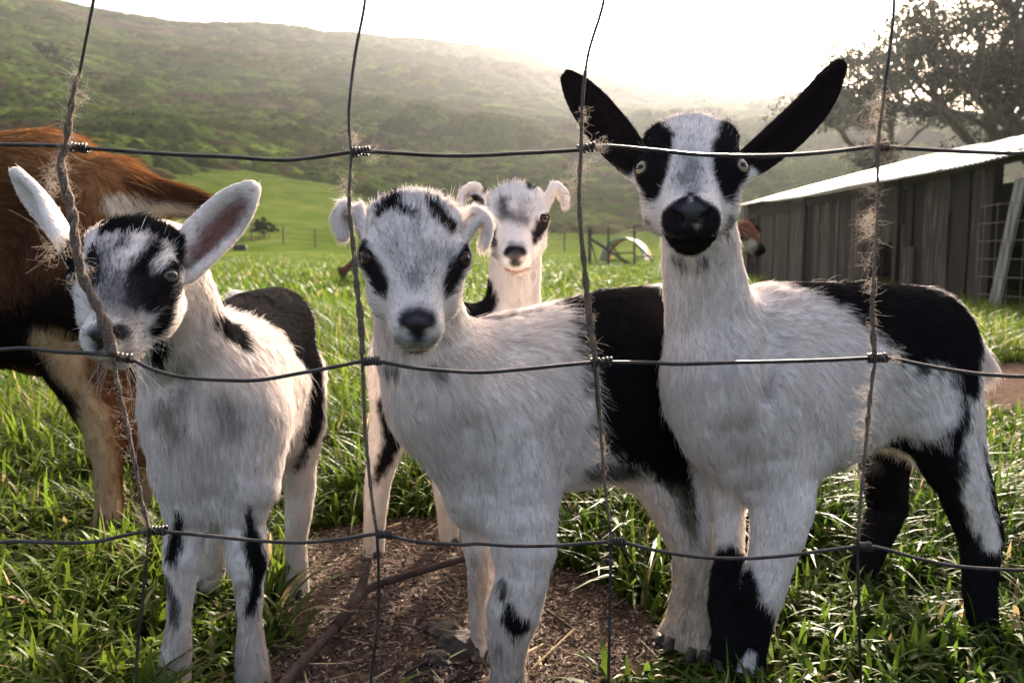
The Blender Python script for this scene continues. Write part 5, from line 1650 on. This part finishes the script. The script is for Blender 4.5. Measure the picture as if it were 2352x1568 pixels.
twine([(806,385),(803,440),(803,490),(811,560),(819,650),(829,740),(833,812)], [.0012,.0016,.0018,.0022,.0028,.0032,.0024], 'brown twine on the upright left of the centre kid\'s face', [(806,322,.008,44,.4),(815,318,.006,30,.8),(850,352,.008,40,.9),(798,420,.012,34,-.9),(795,440,.010,22,-.8)], 420, seed=3, fl=.004)
twine([(835,850),(840,990),(850,1105),(860,1195)], [.0012,.0014,.0018,.0014], 'thin twine on the upright above the forked stick', [(850,1110,.008,26,-.4),(862,1200,.006,20,0)], 160, seed=4, fl=.004)
twine([(1337,255),(1335,340),(1331,420),(1332,500),(1341,600),(1351,700),(1361,780),(1366,825)], [.0012,.0016,.0020,.0022,.0026,.0034,.0034,.0026], 'brown twine on the upright right of the centre kid', [(1338,265,.007,36,.3),(1372,338,.008,60,.6),(1330,395,.010,44,-.5),(1322,440,.016,44,-1),(1318,470,.014,30,-1),(1310,540,.014,10,-1),(1335,385,.012,22,.8)], 420, seed=5, fl=.005)
twine([(1372,850),(1382,1010),(1388,1100),(1399,1200)], [.0014,.0018,.0014,.0014], 'thin twine over the black flank on the upright', [(1384,1020,.008,34,.2),(1380,1045,.007,24,-.4),(1400,1232,.007,36,-.2),(1390,1300,.008,20,0)], 160, seed=6, fl=.004)
twine([(2036,180),(2021,290),(2016,345),(2016,430),(2012,540),(2005,650),(2004,740),(2009,815)], [.0011,.0012,.0022,.0013,.0013,.0013,.0022,.0024], 'wispy fibres and twine on the rightmost upright before the barn roof', [(2030,215,.009,26,-.9),(2026,250,.012,30,-.9),(2020,275,.014,34,-1),(2018,330,.012,70,-.5),(2048,345,.008,40,.6),(2008,430,.014,50,-1),(2006,500,.015,60,-1),(2003,530,.013,40,-1),(2003,600,.012,16,-1),(2002,650,.008,30,-.3),(2055,820,.006,50,.3)], 420, seed=7, fl=.006)
twine([(2008,835),(1999,905),(1990,1000),(1979,1130),(1972,1240)], [.0012,.0022,.0018,.0015,.0012], 'fuzzy twine over the right kid\'s flank on the rightmost upright', [(1992,905,.010,50,-.9),(1990,960,.009,40,-.8),(1984,1000,.009,36,-.8),(1975,1080,.008,30,-.6),(1978,1190,.006,24,.3)], 420, seed=8, fl=.005)
# ------------------------------------------------------------------ grass, litter, stick, stones
def blades(P, h, w, az, bend, S, colr, g, twist=0.5):
    N = len(P)
    t = np.linspace(0, 1, S + 1)
    d = np.stack([np.cos(az), np.sin(az), np.zeros(N)], 1)
    sd = np.stack([-np.sin(az), np.cos(az), np.zeros(N)], 1)
    V = np.empty((N, S * 2 + 1, 3), np.float32)
    C = np.empty((N, S * 2 + 1, 3), np.float32)
    for i, q in enumerate(t):
        up = h * (q - bend * 0.55 * q ** 2.2)
        out = h * bend * (0.25 * q + 0.75 * q * q)
        c = P + d * out[:, None] + np.array([0, 0, 1]) * up[:, None]
        ww = w * (0.55 + 0.45 * math.sin(min(1, q / .35) * math.pi / 2)) * (1 - q ** 2.4)
        tw = twist * q * g.normal(size=N) * 0.4
        s_ = sd * np.cos(tw)[:, None] + np.array([0, 0, 1]) * np.sin(tw)[:, None]
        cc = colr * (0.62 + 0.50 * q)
        if i < S:
            V[:, 2*i], V[:, 2*i+1] = c - s_ * ww[:, None] / 2, c + s_ * ww[:, None] / 2
            C[:, 2*i], C[:, 2*i+1] = cc, cc
        else:
            V[:, 2*i] = c; C[:, 2*i] = cc
    b = (np.arange(N) * (S * 2 + 1))[:, None]
    tr = []
    for i in range(S - 1):
        tr += [b + [2*i, 2*i+1, 2*i+3], b + [2*i, 2*i+3, 2*i+2]]
    tr.append(b + [2*S-2, 2*S-1, 2*S])
    return V.reshape(-1, 3), np.vstack(tr), C.reshape(-1, 3)
def grass_mat():
    m = attr_mat('grass', 'blade', 0.50, 0.20, trans=0.55)
    return m
m_grass = grass_mat()
def scatter(n, d0, d1, g, spread=1.0):
    """even over the ground wedge in front of the eye between depths d0 and d1"""
    d = np.sqrt(g.uniform(d0 ** 2, d1 ** 2, n))
    u = np.where(g.random(n) < 0.80, g.uniform(-0.70, 0.70, n), np.sign(g.uniform(-1, 1, n)) * g.uniform(0.70, 1.30, n)) * spread
    return np.column_stack([u * d, d])
def grass(label, n, d0, d1, hr, wr, S, seed, thin=0.0):
    g = np.random.default_rng(seed)
    P = scatter(n, d0, d1, g)
    p3 = np.column_stack([P, np.zeros(len(P))])
    m = dirt_mask(P)
    cl = fbm(p3, 9 if d1 < 4 else 2.0, 3, 61)
    keep = g.random(len(P)) > np.clip(m * 1.02 + np.clip(-cl - 0.1, 0, 1) * 0.9 * (d1 < 9), 0, 1)
    # the barn stands here
    s_ = (P - B0) @ bnor
    keep &= s_ < -0.02
    P, p3, cl = P[keep], p3[keep], cl[keep]
    z = land_z(P[:, 0], P[:, 1])
    N = len(P)
    edge = sstep(0.0, 0.12, np.min([np.where(in_poly(P, q), -1, 1) * edge_dist(P, q) for q in DIRT], 0))
    h = g.uniform(*hr, N) * (0.75 + 0.5 * np.clip(cl + .5, 0, 1)) * (0.5 + 0.5 * edge)
    h *= np.where(P[:, 1] < 0.95, 0.62 + 0.38 * sstep(0.70, 0.95, P[:, 1]), 1)
    worn = np.max([sstep(-.01, .03, np.where(in_poly(P, q), 1, -1) * edge_dist(P, q)) for q in WORN], 0)
    h *= 1 - 0.78 * worn
    h *= 1 - 0.50 * sstep(-.30, -.42, P[:, 0]) * sstep(1.7, 1.4, P[:, 1])
    h *= 1 - 0.60 * sstep(.75, .95, P[:, 0]) * sstep(3.4, 3.0, P[:, 1])
    h *= 1 - 0.62 * sstep(.20, .30, P[:, 0]) * sstep(1.30, 1.0, P[:, 1])
    w = g.uniform(*wr, N)
    az = g.uniform(0, 2 * math.pi, N)
    bend = np.clip(g.normal(0.70, 0.30, N), 0.08, 1.25)
    h *= 1 - 0.75 * sstep(14, 34, P[:, 1])
    tone = fbm(p3, 1.3, 3, 71)
    c = np.array([0.066, 0.122, 0.015]) * np.where(P[:, 1:] > 2.5, 1.2, 1.0) * (0.62 + 0.76 * g.random(N))[:, None]
    c = c * (1 + 0.25 * tone)[:, None] + np.array([0.045, 0.02, 0.0]) * np.clip(tone + .2, 0, 1)[:, None]
    dry = g.random(N) < 0.05
    c[dry] = np.array([0.34, 0.26, 0.13]) * (0.7 + 0.5 * g.random(dry.sum()))[:, None]
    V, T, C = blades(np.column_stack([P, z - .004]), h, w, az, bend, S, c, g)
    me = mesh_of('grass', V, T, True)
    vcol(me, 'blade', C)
    return tag(link('grass', me, m_grass), label, 'grass', kind='stuff')
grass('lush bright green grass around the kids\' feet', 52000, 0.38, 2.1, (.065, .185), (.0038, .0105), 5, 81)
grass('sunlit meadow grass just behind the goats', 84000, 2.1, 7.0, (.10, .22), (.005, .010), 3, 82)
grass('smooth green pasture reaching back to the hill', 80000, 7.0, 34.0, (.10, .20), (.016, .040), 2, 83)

# ---- litter on the bare soil: bits of bark, straw and wood
g = np.random.default_rng(91)
def litter(n, seed, L, W, cols, label, name):
    g = np.random.default_rng(seed)
    P = scatter(n * 3, 0.66, 1.75, g)
    P = P[g.random(len(P)) < dirt_mask(P)][:n]
    N = len(P)
    z = land_z(P[:, 0], P[:, 1]) + g.uniform(.0005, .006, N)
    az = g.uniform(0, 2 * math.pi, N)
    d = np.stack([np.cos(az), np.sin(az), g.normal(0, .22, N)], 1); sd = np.stack([-np.sin(az), np.cos(az), g.normal(0, .3, N)], 1)
    l, w = (g.uniform(*L, N) * (.4 + g.random(N) ** 2))[:, None], g.uniform(*W, N)[:, None]
    c = np.column_stack([P, z])
    up = np.array([0, 0, 1]) * w * .35
    V = np.stack([c - d*l - sd*w, c + d*l - sd*w*.7, c + d*l + sd*w*.6, c - d*l + sd*w, c - d*l*.8 + up, c + d*l*.8 + up], 1).reshape(-1, 3)
    b = (np.arange(N) * 6)[:, None]
    Qd = np.vstack([b + [0, 1, 5, 4], b + [2, 3, 4, 5]])
    me = mesh_of(name, V, Qd, False)
    cc = np.array(cols)[g.integers(0, len(cols), N)] * (.6 + .8 * g.random(N))[:, None]
    vcol(me, 'bit', np.repeat(cc, 6, 0))
    return tag(link(name, me, attr_mat(name, 'bit', .85, .05)), label, 'litter', kind='stuff')
litter(34000, 92, (.0022, .0062), (.0007, .0022), [(.068, .047, .037), (.104, .075, .060), (.15, .113, .092), (.036, .025, .021), (.23, .183, .15)], 'crumbs of bark and soil strewn over the bare dirt', 'bark_litter')
litter(260, 93, (.018, .06), (.0009, .0018), [(.30, .23, .13), (.38, .31, .19), (.22, .17, .11)], 'loose straw stems lying on the bare dirt', 'straw')
# ---- forked stick
m_stick = noisy_mat('dead_wood', [(0.3, (0.022, 0.014, 0.012)), (0.6, (0.055, 0.037, 0.031)), (0.8, (0.10, 0.075, 0.065))], 40, .9, .7, 160, stretch=(1, 1, 1), bdist=.003)
def gp(x, y, z):
    p = ground_at(x, y, z); return p
st = MB()
main = spline([gp(610, 1660, .012), gp(660, 1560, .016), gp(770, 1440, .022), gp(838, 1358, .03), gp(905, 1330, .034), gp(1000, 1302, .042), (gp(1118, 1268, .052))], 6)
root_s = empty('fallen_branch', tuple(gp(838, 1358, 0)))
soff = Matrix.Translation(-root_s.location)
mb = MB(); mb.tube(main, np.linspace(.0066, .0040, len(main)) * (1 + .14 * noise(main, 60, 3)), 9); mb.build('stem', m_stick, root_s, True).matrix_parent_inverse = soff
f2 = spline([gp(770, 1440, .022), gp(810, 1385, .034), gp(832, 1340, .044), gp(846, 1300, .055)], 5)
mb = MB(); mb.tube(f2, np.linspace(.0074, .0048, len(f2)) * (1 + .15 * noise(f2, 70, 4)), 9); mb.build('fork', m_stick, root_s, True).matrix_parent_inverse = soff
tag(root_s, 'dark forked dead branch lying on the dirt between the kids', 'branch')
def twig(px, r, label):
    P = spline([gp(x, y, .006) for x, y in px], 6)
    mb = MB(); mb.tube(P, np.linspace(r, r * .5, len(P)), 6)
    tag(mb.build('twig', m_stick, None, True), label, 'twig', 'small twigs on the dirt')
twig([(880, 1600), (930, 1562), (985, 1548)], .0028, 'short dark twig at the bottom edge of the dirt')
twig([(930, 1545), (1000, 1510), (1060, 1500)], .0022, 'thin twig lying left of the two stones')
twig([(1255, 1400), (1300, 1432), (1330, 1452)], .0022, 'thin twig right of the centre kid\'s front leg')
m_stone = noisy_mat('stone', [(0.3, (0.030, 0.022, 0.019)), (0.6, (0.066, 0.052, 0.045)), (0.8, (0.13, 0.11, 0.10))], 25, .9, .8, 90, bdist=.004)
def stone(x, y, size, label, seed):
    bm = bmesh.new(); bmesh.ops.create_icosphere(bm, subdivisions=3, radius=1)
    V = np.array([v.co[:] for v in bm.verts])
    n = norm(V)
    V = n * (1 + .30 * noise(n, 1.9, seed) + .16 * noise(n, 5, seed + 1))[:, None]
    V = np.sign(V) * np.abs(V) ** .9 * np.array(size)
    for v, q in zip(bm.verts, V): v.co = q
    me = bpy.data.meshes.new('stone'); bm.to_mesh(me); bm.free()
    o = link('stone', me, m_stone); p = ground_at(x, y); o.location = (p[0], p[1], size[2] * .05); o.rotation_euler = (0, 0, seed)
    tag(o, label, 'stone', 'stones half buried in the dirt')
stone(1075, 1490, (.034, .024, .018), 'larger dark stone half buried beside the centre kid\'s leg', 3)
stone(1020, 1455, (.026, .020, .012), 'paler flat stone behind the larger dark one', 5)
stone(1010, 1520, (.020, .016, .010), 'small flat stone in front of the larger dark one', 9)
# ------------------------------------------------------------------ haze in the air
mb = MB()
mb.box((0, 0, 98.5), (2400, 2400, 202))
m = bpy.data.materials.new('haze'); m.use_nodes = True
nt = m.node_tree
nt.nodes.remove(nt.nodes['Principled BSDF'])
pv = nt.nodes.new('ShaderNodeVolumePrincipled')
pv.inputs['Color'].default_value = (0.88, 0.93, 1.0, 1)
pv.inputs['Density'].default_value = 0.00019
pv.inputs['Anisotropy'].default_value = 0.7
nt.links.new(pv.outputs[0], nt.nodes['Material Output'].inputs['Volume'])
hz = mb.build('haze', m)
tag(hz, 'pale sunlit haze hanging in the valley air', 'haze', kind='stuff')
